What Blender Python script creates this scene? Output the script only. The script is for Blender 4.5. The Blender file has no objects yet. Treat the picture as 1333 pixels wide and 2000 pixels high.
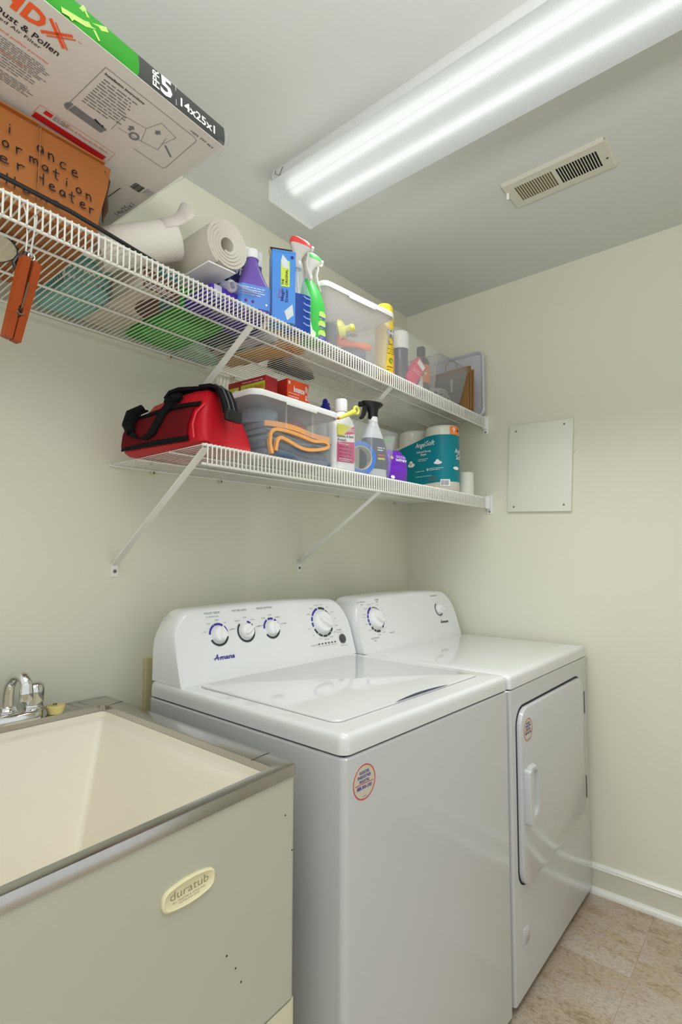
import bpy, bmesh, math, random
from math import sin, cos, pi, radians, sqrt
from mathutils import Vector, Matrix, noise
random.seed(7)
S = bpy.context.scene
COL = S.collection

# ------------------------------------------------------------------ camera
def make_camera():
    yaw, pitch, roll = 0.69731, 0.06683, 0.00181
    f = Vector((cos(yaw)*cos(pitch), sin(yaw)*cos(pitch), sin(pitch)))
    r = Vector((sin(yaw), -cos(yaw), 0)); u = r.cross(f)
    r2 = r*cos(roll) + u*sin(roll); u2 = u*cos(roll) - r*sin(roll)
    cd = bpy.data.cameras.new('camera'); co = bpy.data.objects.new('camera', cd); COL.objects.link(co)
    m = Matrix((r2, u2, -f)).transposed().to_4x4(); m.translation = Vector((-2.24613, -1.44896, 1.23955))
    co.matrix_world = m
    cd.sensor_fit = 'HORIZONTAL'; cd.sensor_width = 36.0
    cd.lens = 36.0*1055.79/1333.0; cd.shift_y = 23.16/1333.0
    cd.clip_start = 0.02
    S.camera = co
make_camera()

# ------------------------------------------------------------------ world, light, exposure
W = bpy.data.worlds.new('world'); S.world = W; W.use_nodes = True
W.node_tree.nodes['Background'].inputs[0].default_value = (0.965, 1.0, 1.005, 1)
W.node_tree.nodes['Background'].inputs[1].default_value = 0.92
def area(name, loc, rot, sx, sy, power, color=(1, 1, 1), spread=180):
    l = bpy.data.lights.new(name, 'AREA'); l.shape = 'RECTANGLE'; l.size = sx; l.size_y = sy
    l.energy = power; l.color = color; l.spread = radians(spread)
    o = bpy.data.objects.new(name, l); COL.objects.link(o); o.location = loc; o.rotation_euler = rot
    return o
fl = area('fluorescent_light', (-1.045, -0.84, 2.352), (0, 0, 0), 0.06, 1.16, 7.0, (0.97, 1.0, 1.0), 108)
fl.rotation_euler = (0, radians(-9), 0)   # the lens throws its light down and towards the appliances
area('fill_uplight', (-2.45, -1.70, 1.75), (radians(180), 0, 0), 0.6, 0.4, 46.0, (0.98, 1.0, 0.98), 180)  # added fill that brightens the ceiling and walls; no known lamp stands here
S.view_settings.view_transform = 'Standard'; S.view_settings.look = 'None'
S.view_settings.gamma = 1.0; S.view_settings.use_curve_mapping = False
S.view_settings.exposure = 0.05
S.cycles.use_denoising = True
S.cycles.max_bounces = 12; S.cycles.transparent_max_bounces = 24
S.cycles.sample_clamp_indirect = 6.0
S.cycles.caustics_reflective = False

# ------------------------------------------------------------------ materials
def lin(c):
    c = c/255.0
    return c/12.92 if c <= 0.04045 else ((c+0.055)/1.055)**2.4
def rgb(r, g, b): return (lin(r), lin(g), lin(b), 1.0)
MATS = {}
def mat(name, c, rough=0.5, metal=0.0, spec=0.5, coat=0.0, var=0.04, scale=30.0, bump=0.0, bscale=200.0, trans=0.0):
    """principled surface with slight noise in its colour, optional fine bump and translucency"""
    if name in MATS: return MATS[name]
    m = bpy.data.materials.new(name); m.use_nodes = True; nt = m.node_tree
    p = nt.nodes['Principled BSDF']; out = nt.nodes['Material Output']
    col = rgb(*c)
    p.inputs['Roughness'].default_value = rough; p.inputs['Metallic'].default_value = metal
    p.inputs['Specular IOR Level'].default_value = spec
    p.inputs['Coat Weight'].default_value = coat; p.inputs['Coat Roughness'].default_value = 0.06
    tc = nt.nodes.new('ShaderNodeTexCoord')
    n = nt.nodes.new('ShaderNodeTexNoise'); n.inputs['Scale'].default_value = scale; n.inputs['Detail'].default_value = 3
    nt.links.new(tc.outputs['Object'], n.inputs['Vector'])
    mx = nt.nodes.new('ShaderNodeMix'); mx.data_type = 'RGBA'
    mx.inputs[6].default_value = tuple(v*(1-var) for v in col[:3])+(1,)
    mx.inputs[7].default_value = tuple(min(1, v*(1+var)) for v in col[:3])+(1,)
    nt.links.new(n.outputs['Fac'], mx.inputs[0]); nt.links.new(mx.outputs[2], p.inputs['Base Color'])
    if bump:
        n2 = nt.nodes.new('ShaderNodeTexNoise'); n2.inputs['Scale'].default_value = bscale; n2.inputs['Detail'].default_value = 2
        nt.links.new(tc.outputs['Object'], n2.inputs['Vector'])
        b = nt.nodes.new('ShaderNodeBump'); b.inputs['Strength'].default_value = bump; b.inputs['Distance'].default_value = 0.002
        nt.links.new(n2.outputs['Fac'], b.inputs['Height']); nt.links.new(b.outputs['Normal'], p.inputs['Normal'])
    if trans:
        t = nt.nodes.new('ShaderNodeBsdfTranslucent'); nt.links.new(mx.outputs[2], t.inputs['Color'])
        ms = nt.nodes.new('ShaderNodeMixShader'); ms.inputs[0].default_value = trans
        nt.links.new(p.outputs[0], ms.inputs[1]); nt.links.new(t.outputs[0], ms.inputs[2]); nt.links.new(ms.outputs[0], out.inputs['Surface'])
    MATS[name] = m
    return m
def clear(name, tint, dens, rough=0.25, pas=(255, 255, 255)):
    """see-through plastic: part passes straight, part is a glossy milky surface"""
    if name in MATS: return MATS[name]
    m = bpy.data.materials.new(name); m.use_nodes = True; nt = m.node_tree
    p = nt.nodes['Principled BSDF']; out = nt.nodes['Material Output']
    p.inputs['Base Color'].default_value = rgb(*tint); p.inputs['Roughness'].default_value = rough
    t = nt.nodes.new('ShaderNodeBsdfTransparent'); t.inputs['Color'].default_value = rgb(*pas)
    fr = nt.nodes.new('ShaderNodeLayerWeight'); fr.inputs['Blend'].default_value = 0.25
    ma = nt.nodes.new('ShaderNodeMath'); ma.operation = 'MULTIPLY_ADD'; ma.inputs[1].default_value = 0.3; ma.inputs[2].default_value = dens
    ma.use_clamp = True
    nt.links.new(fr.outputs['Facing'], ma.inputs[0])
    ms = nt.nodes.new('ShaderNodeMixShader')
    nt.links.new(ma.outputs[0], ms.inputs[0]); nt.links.new(t.outputs[0], ms.inputs[1]); nt.links.new(p.outputs[0], ms.inputs[2])
    nt.links.new(ms.outputs[0], out.inputs['Surface'])
    MATS[name] = m
    return m
M_wall = mat('wall_paint', (221, 219, 201), 0.55, var=0.015, scale=3, bump=0.03, bscale=350)
M_ceil = mat('ceiling_paint', (207, 210, 207), 0.7, var=0.015, scale=2, bump=0.03, bscale=300)
M_trim = mat('white_trim_paint', (228, 227, 220), 0.3, var=0.02)
M_trimb = mat('dull_trim_paint', (206, 204, 188), 0.45, var=0.05, scale=14)
M_enamel = mat('white_enamel_shaded', (194, 195, 196), 0.16, coat=0.35, var=0.008)  # same white enamel as the tops, darkened to paint shade on upright faces
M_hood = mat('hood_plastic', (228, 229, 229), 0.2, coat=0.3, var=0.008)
M_enamel2 = mat('white_enamel_lit_top', (213, 214, 213), 0.11, coat=0.5, var=0.008)  # lighter copy of the body enamel, painting light from above into the tops
M_wire = mat('white_coated_wire', (232, 231, 224), 0.32, var=0.02)
M_white = mat('white_plastic', (236, 236, 236), 0.35)
M_black = mat('black_plastic', (18, 18, 20), 0.35)
M_dark = mat('dark_gap', (16, 17, 19), 0.7)
M_chrome = mat('chrome', (215, 215, 212), 0.07, metal=1.0, var=0.01)
M_steel = mat('brushed_steel', (186, 184, 180), 0.22, metal=1.0, var=0.06, scale=60)
M_screw = mat('screw_metal', (120, 116, 104), 0.4, metal=0.8)
M_ink = mat('black_ink', (28, 26, 30), 0.6)
M_greyink = mat('grey_ink', (118, 120, 124), 0.6)
M_blueink = mat('blue_ink', (52, 44, 150), 0.5)
M_whiteink = mat('white_ink', (240, 240, 240), 0.5)
M_orangeink = mat('orange_ink', (238, 92, 40), 0.5)
M_redink = mat('red_ink', (206, 32, 36), 0.5)

# ------------------------------------------------------------------ mesh building
class B:
    def __init__(s): s.bm = bmesh.new()
    def quad(s, *p):
        s.bm.faces.new([s.bm.verts.new(q) for q in p]); return s
    def box(s, x0, x1, y0, y1, z0, z1, r=0.0, seg=2, m=None):
        v = [s.bm.verts.new((x, y, z)) for x in (x0, x1) for y in (y0, y1) for z in (z0, z1)]
        f = [(0, 1, 3, 2), (4, 6, 7, 5), (0, 4, 5, 1), (2, 3, 7, 6), (0, 2, 6, 4), (1, 5, 7, 3)]
        fs = [s.bm.faces.new([v[i] for i in q]) for q in f]
        if r > 0:
            es = list({e for q in fs for e in q.edges})
            res = bmesh.ops.bevel(s.bm, geom=es, offset=r, segments=seg, profile=0.5, affect='EDGES', clamp_overlap=True)
            v = list({q for q in v if q.is_valid} | {q for q in res['verts']} | {w for q in res['faces'] for w in q.verts})
        if m is not None: bmesh.ops.transform(s.bm, matrix=m, verts=[q for q in v if q.is_valid])
        return s
    def loft(s, rings, cap0=True, cap1=True, closed=True):
        L = [[s.bm.verts.new(p) for p in r] for r in rings]; n = len(L[0])
        for a, b in zip(L, L[1:]):
            for i in range(n if closed else n-1):
                j = (i+1) % n
                s.bm.faces.new((a[i], a[j], b[j], b[i]))
        if cap0: s.bm.faces.new(L[0][::-1])
        if cap1: s.bm.faces.new(L[-1])
        return s
    def lathe(s, prof, n=24, c=(0, 0, 0), ax=None, sx=1.0, sy=1.0, caps=True):
        """prof: (radius, height) pairs; ax: optional 3x3 frame (columns x,y,z)"""
        rings = []
        for r, h in prof:
            ring = []
            for i in range(n):
                a = 2*pi*i/n; p = Vector((r*cos(a)*sx, r*sin(a)*sy, h))
                if ax is not None: p = ax @ p
                ring.append(p+Vector(c))
            rings.append(ring)
        return s.loft(rings, caps, caps)
    def tube(s, pts, r, n=8, closed=False):
        P = [Vector(p) for p in pts]; rings = []; up = None; N = len(P)
        for i, p in enumerate(P):
            if closed: t = P[(i+1) % N]-P[i-1]
            else: t = P[min(i+1, N-1)]-P[max(i-1, 0)]
            t.normalize()
            if up is None:
                up = Vector((0, 0, 1)) if abs(t.z) < 0.9 else Vector((1, 0, 0))
            a = t.cross(up)
            if a.length < 1e-6: a = t.orthogonal()
            a.normalize(); up = a.cross(t).normalized()
            rr = r[i] if isinstance(r, (list, tuple)) else r
            rings.append([p+(a*cos(2*pi*k/n)+up*sin(2*pi*k/n))*rr for k in range(n)])
        if closed: rings.append(rings[0][:]); return s.loft(rings, False, False)
        return s.loft(rings)
    def strip(s, pts, side, w, th):
        """flat bar swept along pts; side = width direction"""
        P = [Vector(p) for p in pts]; sd = Vector(side).normalized(); rings = []
        for i, p in enumerate(P):
            t = (P[min(i+1, len(P)-1)]-P[max(i-1, 0)]).normalized(); nrm = t.cross(sd).normalized()
            rings.append([p+sd*w/2+nrm*th/2, p-sd*w/2+nrm*th/2, p-sd*w/2-nrm*th/2, p+sd*w/2-nrm*th/2])
        return s.loft(rings)
    def prism(s, pts, O, X, Y, d):
        """2-D outline in frame O,X,Y, extruded d along -(X x Y) ... front face stays at O"""
        X = Vector(X); Y = Vector(Y); N = X.cross(Y).normalized(); O = Vector(O)
        a = [O+X*p[0]+Y*p[1] for p in pts]
        return s.loft([[q-N*d for q in a], a])
    def obj(s, name, m, parent=None, ang=38, kind=None, label=None, mod=None):
        bmesh.ops.recalc_face_normals(s.bm, faces=s.bm.faces)
        me = bpy.data.meshes.new(name); s.bm.to_mesh(me); s.bm.free()
        return link(name, me, m, parent, ang, kind, label)
def link(name, me, m, parent=None, ang=38, kind=None, label=None):
    if m is not None and not me.materials: me.materials.append(m)
    if ang and len(me.polygons):
        me.polygons.foreach_set('use_smooth', [True]*len(me.polygons)); me.set_sharp_from_angle(angle=radians(ang))
    o = bpy.data.objects.new(name, me); COL.objects.link(o)
    if parent is not None: o.parent = parent
    if kind: o['kind'] = kind
    if label: o['label'] = label
    return o
def tag(o, label, cat, group=None):
    o['label'] = label; o['category'] = cat
    if group: o['group'] = group
    return o
def thing(name, label, cat, loc=(0, 0, 0), rz=0.0, group=None, rot=None):
    o = bpy.data.objects.new(name, None); COL.objects.link(o); o.empty_display_size = 0.05
    o.location = loc; o.rotation_euler = rot if rot else (0, 0, rz)
    return tag(o, label, cat, group)
def rr(w, d, r, n=4, cx=0.0, cy=0.0):
    """rounded rectangle outline, counter-clockwise, centred at cx,cy"""
    pts = []
    for (sx, sy, a0) in ((1, 1, 0), (-1, 1, 90), (-1, -1, 180), (1, -1, 270)):
        for k in range(n+1):
            a = radians(a0+90*k/n)
            pts.append((cx+sx*(w/2-r)+r*cos(a), cy+sy*(d/2-r)+r*sin(a)))
    return pts
def ell(w, d, n=24, e=2.0, cx=0.0, cy=0.0):
    out = []
    for i in range(n):
        a = 2*pi*i/n; c, q = cos(a), sin(a)
        out.append((cx+w/2*math.copysign(abs(c)**(2/e), c), cy+d/2*math.copysign(abs(q)**(2/e), q)))
    return out
def rings(secs, n=28):
    """secs: (z, width, depth, exponent, cx, cy) -> stacked superellipse rings"""
    return [[(x, y, q[0]) for x, y in ell(q[1], q[2], n, q[3], q[4] if len(q) > 4 else 0, q[5] if len(q) > 5 else 0)] for q in secs]

def soften(pts, it=2):
    """corner-cutting of an open polyline"""
    for _ in range(it):
        q = [pts[0]]
        for a, b in zip(pts, pts[1:]):
            q += [tuple(u*0.75+v*0.25 for u, v in zip(a, b)), tuple(u*0.25+v*0.75 for u, v in zip(a, b))]
        pts = q+[pts[-1]]
    return pts
# ------------------------------------------------------------------ lettering and print
def text_mesh(txt, bold=0.0):
    cu = bpy.data.curves.new('t', 'FONT'); cu.body = txt; cu.size = 1.0; cu.offset = bold
    cu.resolution_u = 2
    o = bpy.data.objects.new('t', cu)
    me = bpy.data.meshes.new_from_object(o)
    bpy.data.objects.remove(o); bpy.data.curves.remove(cu)
    return me
def print_on(parent, m, items, O=(0, 0, 0), X=(1, 0, 0), Y=(0, 0, 1), lift=0.0005, warp=None, name='print'):
    """flat print lying on a face. items:
       ('t', text, x, y, width, capheight[, shear, bold, rotdeg]) | ('r', x0, y0, x1, y1) | ('p', [(x,y)...]) filled |
       ('l', [(x,y)...], linewidth) | ('a', cx, cy, r0, r1, deg0, deg1) ring arc"""
    O = Vector(O); X = Vector(X).normalized(); Y = Vector(Y).normalized(); N = X.cross(Y)
    bm = bmesh.new()
    def put(x, y):
        return Vector(warp(x, y)) if warp else O+X*x+Y*y+N*lift
    for it in items:
        k = it[0]
        if k == 't':
            txt, x, y, w, h = it[1:6]; sh = it[6] if len(it) > 6 else 0; bo = it[7] if len(it) > 7 else 0; ro = radians(it[8]) if len(it) > 8 else 0
            me = text_mesh(txt, bo)
            if not len(me.vertices): continue
            xs = [v.co.x for v in me.vertices]; x0, x1 = min(xs), max(xs)
            sx = w/max(1e-6, x1-x0); sy = h/0.715
            vs = []
            for v in me.vertices:
                a = (v.co.x-x0)*sx + v.co.y*sy*sh; b = v.co.y*sy
                vs.append(bm.verts.new(put(x+a*cos(ro)-b*sin(ro), y+a*sin(ro)+b*cos(ro))))
            for p in me.polygons:
                try: bm.faces.new([vs[i] for i in p.vertices])
                except ValueError: pass
            bpy.data.meshes.remove(me)
        elif k == 'r':
            x0, y0, x1, y1 = it[1:5]; nx = max(1, int(abs(x1-x0)/0.012)) if warp else 1
            for i in range(nx):
                a = x0+(x1-x0)*i/nx; b = x0+(x1-x0)*(i+1)/nx
                bm.faces.new([bm.verts.new(put(*q)) for q in ((a, y0), (b, y0), (b, y1), (a, y1))])
        elif k == 'p':
            bm.faces.new([bm.verts.new(put(*q)) for q in it[1]])
        elif k == 'l':
            P = [Vector((q[0], q[1])) for q in it[1]]; lw = it[2]/2
            for a, b in zip(P, P[1:]):
                d = (b-a)
                if d.length < 1e-7: continue
                d.normalize(); e = Vector((-d.y, d.x))*lw; a2 = a-d*lw*0.6; b2 = b+d*lw*0.6
                bm.faces.new([bm.verts.new(put(q.x, q.y)) for q in (a2-e, b2-e, b2+e, a2+e)])
        elif k == 'a':
            cx, cy, r0, r1, d0, d1 = it[1:7]; n = max(2, int(abs(d1-d0)/9))
            for i in range(n):
                a = radians(d0+(d1-d0)*i/n); b = radians(d0+(d1-d0)*(i+1)/n)
                bm.faces.new([bm.verts.new(put(cx+q*cos(w), cy+q*sin(w))) for q, w in ((r0, a), (r1, a), (r1, b), (r0, b))])
    me = bpy.data.meshes.new(name); bm.to_mesh(me); bm.free()
    return link(name, me, m, parent, 0)
def lines_block(x, y, w, n, dy, lh, seed=1, ragged=0.25):
    """rows of tiny unreadable print as word dashes"""
    rnd = random.Random(seed); out = []
    for i in range(n):
        px = x; end = x+w*(1-ragged*rnd.random()*(1 if i == n-1 else 0.5))
        while px < end:
            ww = min(rnd.uniform(1.5, 5)*lh, end-px)
            out.append(('r', px, y-i*dy, px+ww, y-i*dy+lh*0.55)); px += ww+lh*0.6
    return out
def barcode(x, y, w, h, seed=3, n=26, vert=False):
    rnd = random.Random(seed); out = []; p = 0.0; u = w/n
    while p < w-u:
        b = u*rnd.choice((0.4, 0.7, 1.1)); out.append(('r', x+p, y, x+p+b, y+h)); p += b+u*rnd.choice((0.4, 0.7, 1.0))
    return out

# ================================================================== the room
H = 2.462
def struct(name, b, m, ang=38): return b.obj(name, m, None, ang, 'structure')
XL, YF = -3.3, -2.15
struct('wall_back', B().box(XL, 0.1, 0.0, 0.1, 0, H+0.1), M_wall)
struct('wall_right', B().box(0.0, 0.1, YF-0.1, 0.1, 0, H+0.1), M_wall)
struct('wall_front', B().box(-0.75, 0.1, YF-0.1, YF, 0, H+0.1), M_wall)
struct('ceiling', B().box(XL, 0.1, YF-0.1, 0.1, H, H+0.1), M_ceil)
# vinyl stone-look floor: a slab with separate tiles, joints recessed
def floor_mat():
    m = bpy.data.materials.new('stone_look_vinyl'); m.use_nodes = True; nt = m.node_tree; p = nt.nodes['Principled BSDF']
    tc = nt.nodes.new('ShaderNodeTexCoord'); mp = nt.nodes.new('ShaderNodeMapping')
    mp.inputs['Scale'].default_value = (11.0, 4.2, 1); mp.inputs['Rotation'].default_value = (0, 0, radians(6))
    oi = nt.nodes.new('ShaderNodeObjectInfo'); ad = nt.nodes.new('ShaderNodeVectorMath'); ad.operation = 'ADD'
    nt.links.new(tc.outputs['Object'], ad.inputs[0]); nt.links.new(oi.outputs['Random'], ad.inputs[1])
    nt.links.new(ad.outputs[0], mp.inputs['Vector'])
    n1 = nt.nodes.new('ShaderNodeTexNoise'); n1.inputs['Scale'].default_value = 2.6; n1.inputs['Detail'].default_value = 14; n1.inputs['Roughness'].default_value = 0.88; n1.inputs['Distortion'].default_value = 0.25
    nt.links.new(mp.outputs[0], n1.inputs['Vector'])
    cr = nt.nodes.new('ShaderNodeValToRGB'); e = cr.color_ramp.elements
    e[0].position = 0.33; e[0].color = rgb(120, 102, 84); e[1].position = 0.66; e[1].color = rgb(222, 214, 200)
    for pos, c in ((0.42, (158, 136, 112)), (0.50, (190, 172, 146)), (0.56, (180, 166, 154))):
        q = e.new(pos); q.color = rgb(*c)
    nt.links.new(n1.outputs['Fac'], cr.inputs[0])
    n3 = nt.nodes.new('ShaderNodeTexNoise'); n3.inputs['Scale'].default_value = 0.55; n3.inputs['Detail'].default_value = 4
    nt.links.new(mp.outputs[0], n3.inputs['Vector'])
    c3 = nt.nodes.new('ShaderNodeValToRGB'); c3.color_ramp.elements[0].position = 0.46; c3.color_ramp.elements[0].color = (0, 0, 0, 1); c3.color_ramp.elements[1].position = 0.62; c3.color_ramp.elements[1].color = (0.55, 0.55, 0.55, 1)
    nt.links.new(n3.outputs['Fac'], c3.inputs[0])
    mxx = nt.nodes.new('ShaderNodeMix'); mxx.data_type = 'RGBA'; mxx.inputs[7].default_value = rgb(196, 190, 184)
    nt.links.new(c3.outputs[0], mxx.inputs[0]); nt.links.new(cr.outputs[0], mxx.inputs[6])
    n4 = nt.nodes.new('ShaderNodeTexNoise'); n4.inputs['Scale'].default_value = 17; n4.inputs['Detail'].default_value = 8; n4.inputs['Roughness'].default_value = 0.75
    nt.links.new(mp.outputs[0], n4.inputs['Vector'])
    c4 = nt.nodes.new('ShaderNodeValToRGB'); c4.color_ramp.elements[0].position = 0.36; c4.color_ramp.elements[0].color = (0.58, 0.53, 0.48, 1); c4.color_ramp.elements[1].position = 0.52; c4.color_ramp.elements[1].color = (1, 1, 1, 1)
    nt.links.new(n4.outputs['Fac'], c4.inputs[0])
    mul = nt.nodes.new('ShaderNodeMix'); mul.data_type = 'RGBA'; mul.blend_type = 'MULTIPLY'; mul.inputs[0].default_value = 1.0
    nt.links.new(mxx.outputs[2], mul.inputs[6]); nt.links.new(c4.outputs[0], mul.inputs[7]); nt.links.new(mul.outputs[2], p.inputs['Base Color'])
    n2 = nt.nodes.new('ShaderNodeTexNoise'); n2.inputs['Scale'].default_value = 26; n2.inputs['Detail'].default_value = 5
    nt.links.new(mp.outputs[0], n2.inputs['Vector'])
    b = nt.nodes.new('ShaderNodeBump'); b.inputs['Strength'].default_value = 0.25; b.inputs['Distance'].default_value = 0.002
    nt.links.new(n2.outputs['Fac'], b.inputs['Height']); nt.links.new(b.outputs[0], p.inputs['Normal'])
    p.inputs['Roughness'].default_value = 0.42
    return m
M_floor = floor_mat()
floor = struct('floor', B().box(XL-1.5, 0.1, YF-1.5, 0.1, -0.1, -0.0022), mat('floor_joint', (206, 192, 166), 0.6))
TW, TD = 0.457, 0.305
tile_me = None
for i in range(-1, 8):
    for j in range(-1, 8):
        x1 = -0.0-0.0 + (0.063 - i*TW); y1 = -0.107 - j*TD + 0.0
        cx = -0.392 - (i-0.5)*TW + 0.0; cy = -1.0225 + TD/2 + (2-j)*TD
        if j % 2: cx -= TW/2
        if cx-TW/2 < XL-0.6 or cy-TD/2 < YF-0.3 or cx-TW/2 > -0.02 or cy-TD/2 > -0.05: continue
        x0, x1 = max(XL-1, cx-TW/2), min(0, cx+TW/2)
        y0, y1 = cy-TD/2, min(0, cy+TD/2)
        b = B(); w, d = x1-x0-0.0012, y1-y0-0.0012
        b.loft([[(x, y, -0.0022) for x, y in rr(w, d, 0.004, 2)], [(x, y, -0.0004) for x, y in rr(w, d, 0.004, 2)], [(x, y, 0.0) for x, y in rr(w-0.003, d-0.003, 0.004, 2)]])
        o = b.obj('tile', M_floor, floor, 30); o.location = ((x0+x1)/2, (y0+y1)/2, 0)
# baseboards: flat band, moulded cap, quarter-round shoe
def baseboard(name, pts, inward):
    a, c = Vector(pts[0]), Vector(pts[1]); n = Vector(inward); up = Vector((0, 0, 1))
    def prof(pr, m, nm, par=None, kind=None):
        b = B(); b.loft([[q+n*u+up*v for u, v in pr] for q in (a, c)])
        return b.obj(nm, m, par, 30, kind)
    root = prof([(0, 0), (0.012, 0), (0.012, 0.083), (0, 0.083)], M_trimb, name, None, 'structure')
    prof([(0, 0.0825), (0.0135, 0.0825), (0.015, 0.087), (0.0125, 0.0905), (0.0125, 0.0945), (0.009, 0.098), (0.005, 0.1025), (0, 0.1025)], M_trim, 'cap_moulding', root)
    prof([(0.0119, 0), (0.030, 0), (0.030, 0.008), (0.0275, 0.014), (0.022, 0.0185), (0.0119, 0.0205)], M_trim, 'shoe_moulding', root)
    return root
baseboard('baseboard_right', [(0, YF, 0), (0, -0.0, 0)], (-1, 0, 0))
baseboard('baseboard_front', [(-0.75, YF, 0), (-0.03, YF, 0)], (0, 1, 0))
baseboard('baseboard_back', [(XL, 0, 0), (-0.03, 0, 0)], (0, -1, 0))

# ================================================================== ceiling light
def lens_mat():
    m = bpy.data.materials.new('prismatic_acrylic'); m.use_nodes = True; nt = m.node_tree; out = nt.nodes['Material Output']
    nt.nodes.remove(nt.nodes['Principled BSDF'])
    tc = nt.nodes.new('ShaderNodeTexCoord')
    v = nt.nodes.new('ShaderNodeTexVoronoi'); v.inputs['Scale'].default_value = 210; v.inputs['Randomness'].default_value = 0.0
    nt.links.new(tc.outputs['Object'], v.inputs['Vector'])
    b = nt.nodes.new('ShaderNodeBump'); b.inputs['Strength'].default_value = 0.35; b.inputs['Distance'].default_value = 0.002
    nt.links.new(v.outputs['Distance'], b.inputs['Height'])
    r = nt.nodes.new('ShaderNodeBsdfRefraction'); r.inputs['Roughness'].default_value = 0.75; r.inputs['IOR'].default_value = 1.42
    cr = nt.nodes.new('ShaderNodeValToRGB'); cr.color_ramp.elements[0].position = 0.1; cr.color_ramp.elements[0].color = (1, 1, 1, 1); cr.color_ramp.elements[1].position = 0.55; cr.color_ramp.elements[1].color = (0.70, 0.72, 0.71, 1)
    nt.links.new(v.outputs['Distance'], cr.inputs[0]); nt.links.new(cr.outputs[0], r.inputs['Color'])
    nt.links.new(b.outputs[0], r.inputs['Normal'])
    g = nt.nodes.new('ShaderNodeBsdfGlossy'); g.inputs['Roughness'].default_value = 0.6; nt.links.new(b.outputs[0], g.inputs['Normal'])
    d = nt.nodes.new('ShaderNodeBsdfTranslucent'); d.inputs['Color'].default_value = (0.9, 0.92, 0.9, 1); nt.links.new(b.outputs[0], d.inputs['Normal'])
    m1 = nt.nodes.new('ShaderNodeMixShader'); m1.inputs[0].default_value = 0.03
    m2 = nt.nodes.new('ShaderNodeMixShader'); m2.inputs[0].default_value = 0.25
    nt.links.new(r.outputs[0], m2.inputs[1]); nt.links.new(d.outputs[0], m2.inputs[2])
    nt.links.new(m2.outputs[0], m1.inputs[1]); nt.links.new(g.outputs[0], m1.inputs[2])
    e = nt.nodes.new('ShaderNodeEmission'); e.inputs[0].default_value = (0.97, 1.0, 0.97, 1); e.inputs[1].default_value = LENS_GLOW
    a = nt.nodes.new('ShaderNodeAddShader'); nt.links.new(m1.outputs[0], a.inputs[0]); nt.links.new(e.outputs[0], a.inputs[1])
    nt.links.new(a.outputs[0], out.inputs['Surface'])
    return m
def tube_mat():
    m = bpy.data.materials.new('fluorescent_tube'); m.use_nodes = True; nt = m.node_tree; nt.nodes.remove(nt.nodes['Principled BSDF'])
    e = nt.nodes.new('ShaderNodeEmission'); e.inputs[0].default_value = (0.98, 1.0, 0.97, 1); e.inputs[1].default_value = TUBE_GLOW
    nt.links.new(e.outputs[0], nt.nodes['Material Output'].inputs['Surface']); return m
LENS_GLOW, TUBE_GLOW = 0.19, 1.25
t = thing('ceiling_light', 'long white fluorescent ceiling fixture with ribbed wraparound diffuser', 'light', (-1.045, -0.84, H))
L2 = 0.61
B().loft([[(x, y, z) for x, z in ((-0.093, 0), (-0.096, -0.012), (-0.096, -0.036), (-0.090, -0.036), (-0.085, -0.012), (0.085, -0.012), (0.090, -0.036), (0.096, -0.036), (0.096, -0.012), (0.093, 0))] for y in (-L2+0.006, L2-0.006)]).obj('housing', mat('housing_enamel', (206, 208, 206), 0.4), t)
lens = B()
prof = [(-0.098, -0.034), (-0.098, -0.086), (-0.0955, -0.090), (-0.0915, -0.092), (0.0915, -0.092), (0.0955, -0.090), (0.098, -0.086), (0.098, -0.034)]
lens.loft([[(x, y, z) for x, z in prof] for y in (-L2+0.008, L2-0.008)], False, False, False)
lo = lens.obj('diffuser', lens_mat(), t)
for k in (-1, 1):
    b = B(); b.loft([[(x, k*L2+dy, z) for x, z in ((-0.1, -0.030), (-0.1, -0.088), (-0.094, -0.094), (0.094, -0.094), (0.1, -0.088), (0.1, -0.030), (0.07, -0.022), (-0.07, -0.022))] for dy in (-0.004, 0.004)])
    b.obj('end_cap', mat('end_cap_plastic', (240, 241, 238), 0.4, trans=0.3), t)
    b = B(); b.tube([(-0.101, k*(L2-0.03), -0.012), (-0.105, k*(L2-0.03), -0.024), (-0.100, k*(L2-0.045), -0.034), (-0.101, k*(L2-0.06), -0.014)], 0.0012, 5); b.obj('spring_clip', M_screw, t)
    tb = B(); tb.tube([(k*0.045, -L2+0.05, -0.044), (k*0.045, L2-0.05, -0.044)], 0.0125, 14); tb.obj('fluorescent_tube', tube_mat() if k < 0 else bpy.data.materials['fluorescent_tube'], t)

# ================================================================== ceiling vent
t = thing('ceiling_vent', 'cream metal ceiling register with two rows of slots, right half open', 'vent', (-0.546, -0.920, H))
M_vent = mat('vent_cream', (206, 204, 190), 0.4)
b = B()
ys = [-0.158, -0.118] ; nsl = 15
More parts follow.
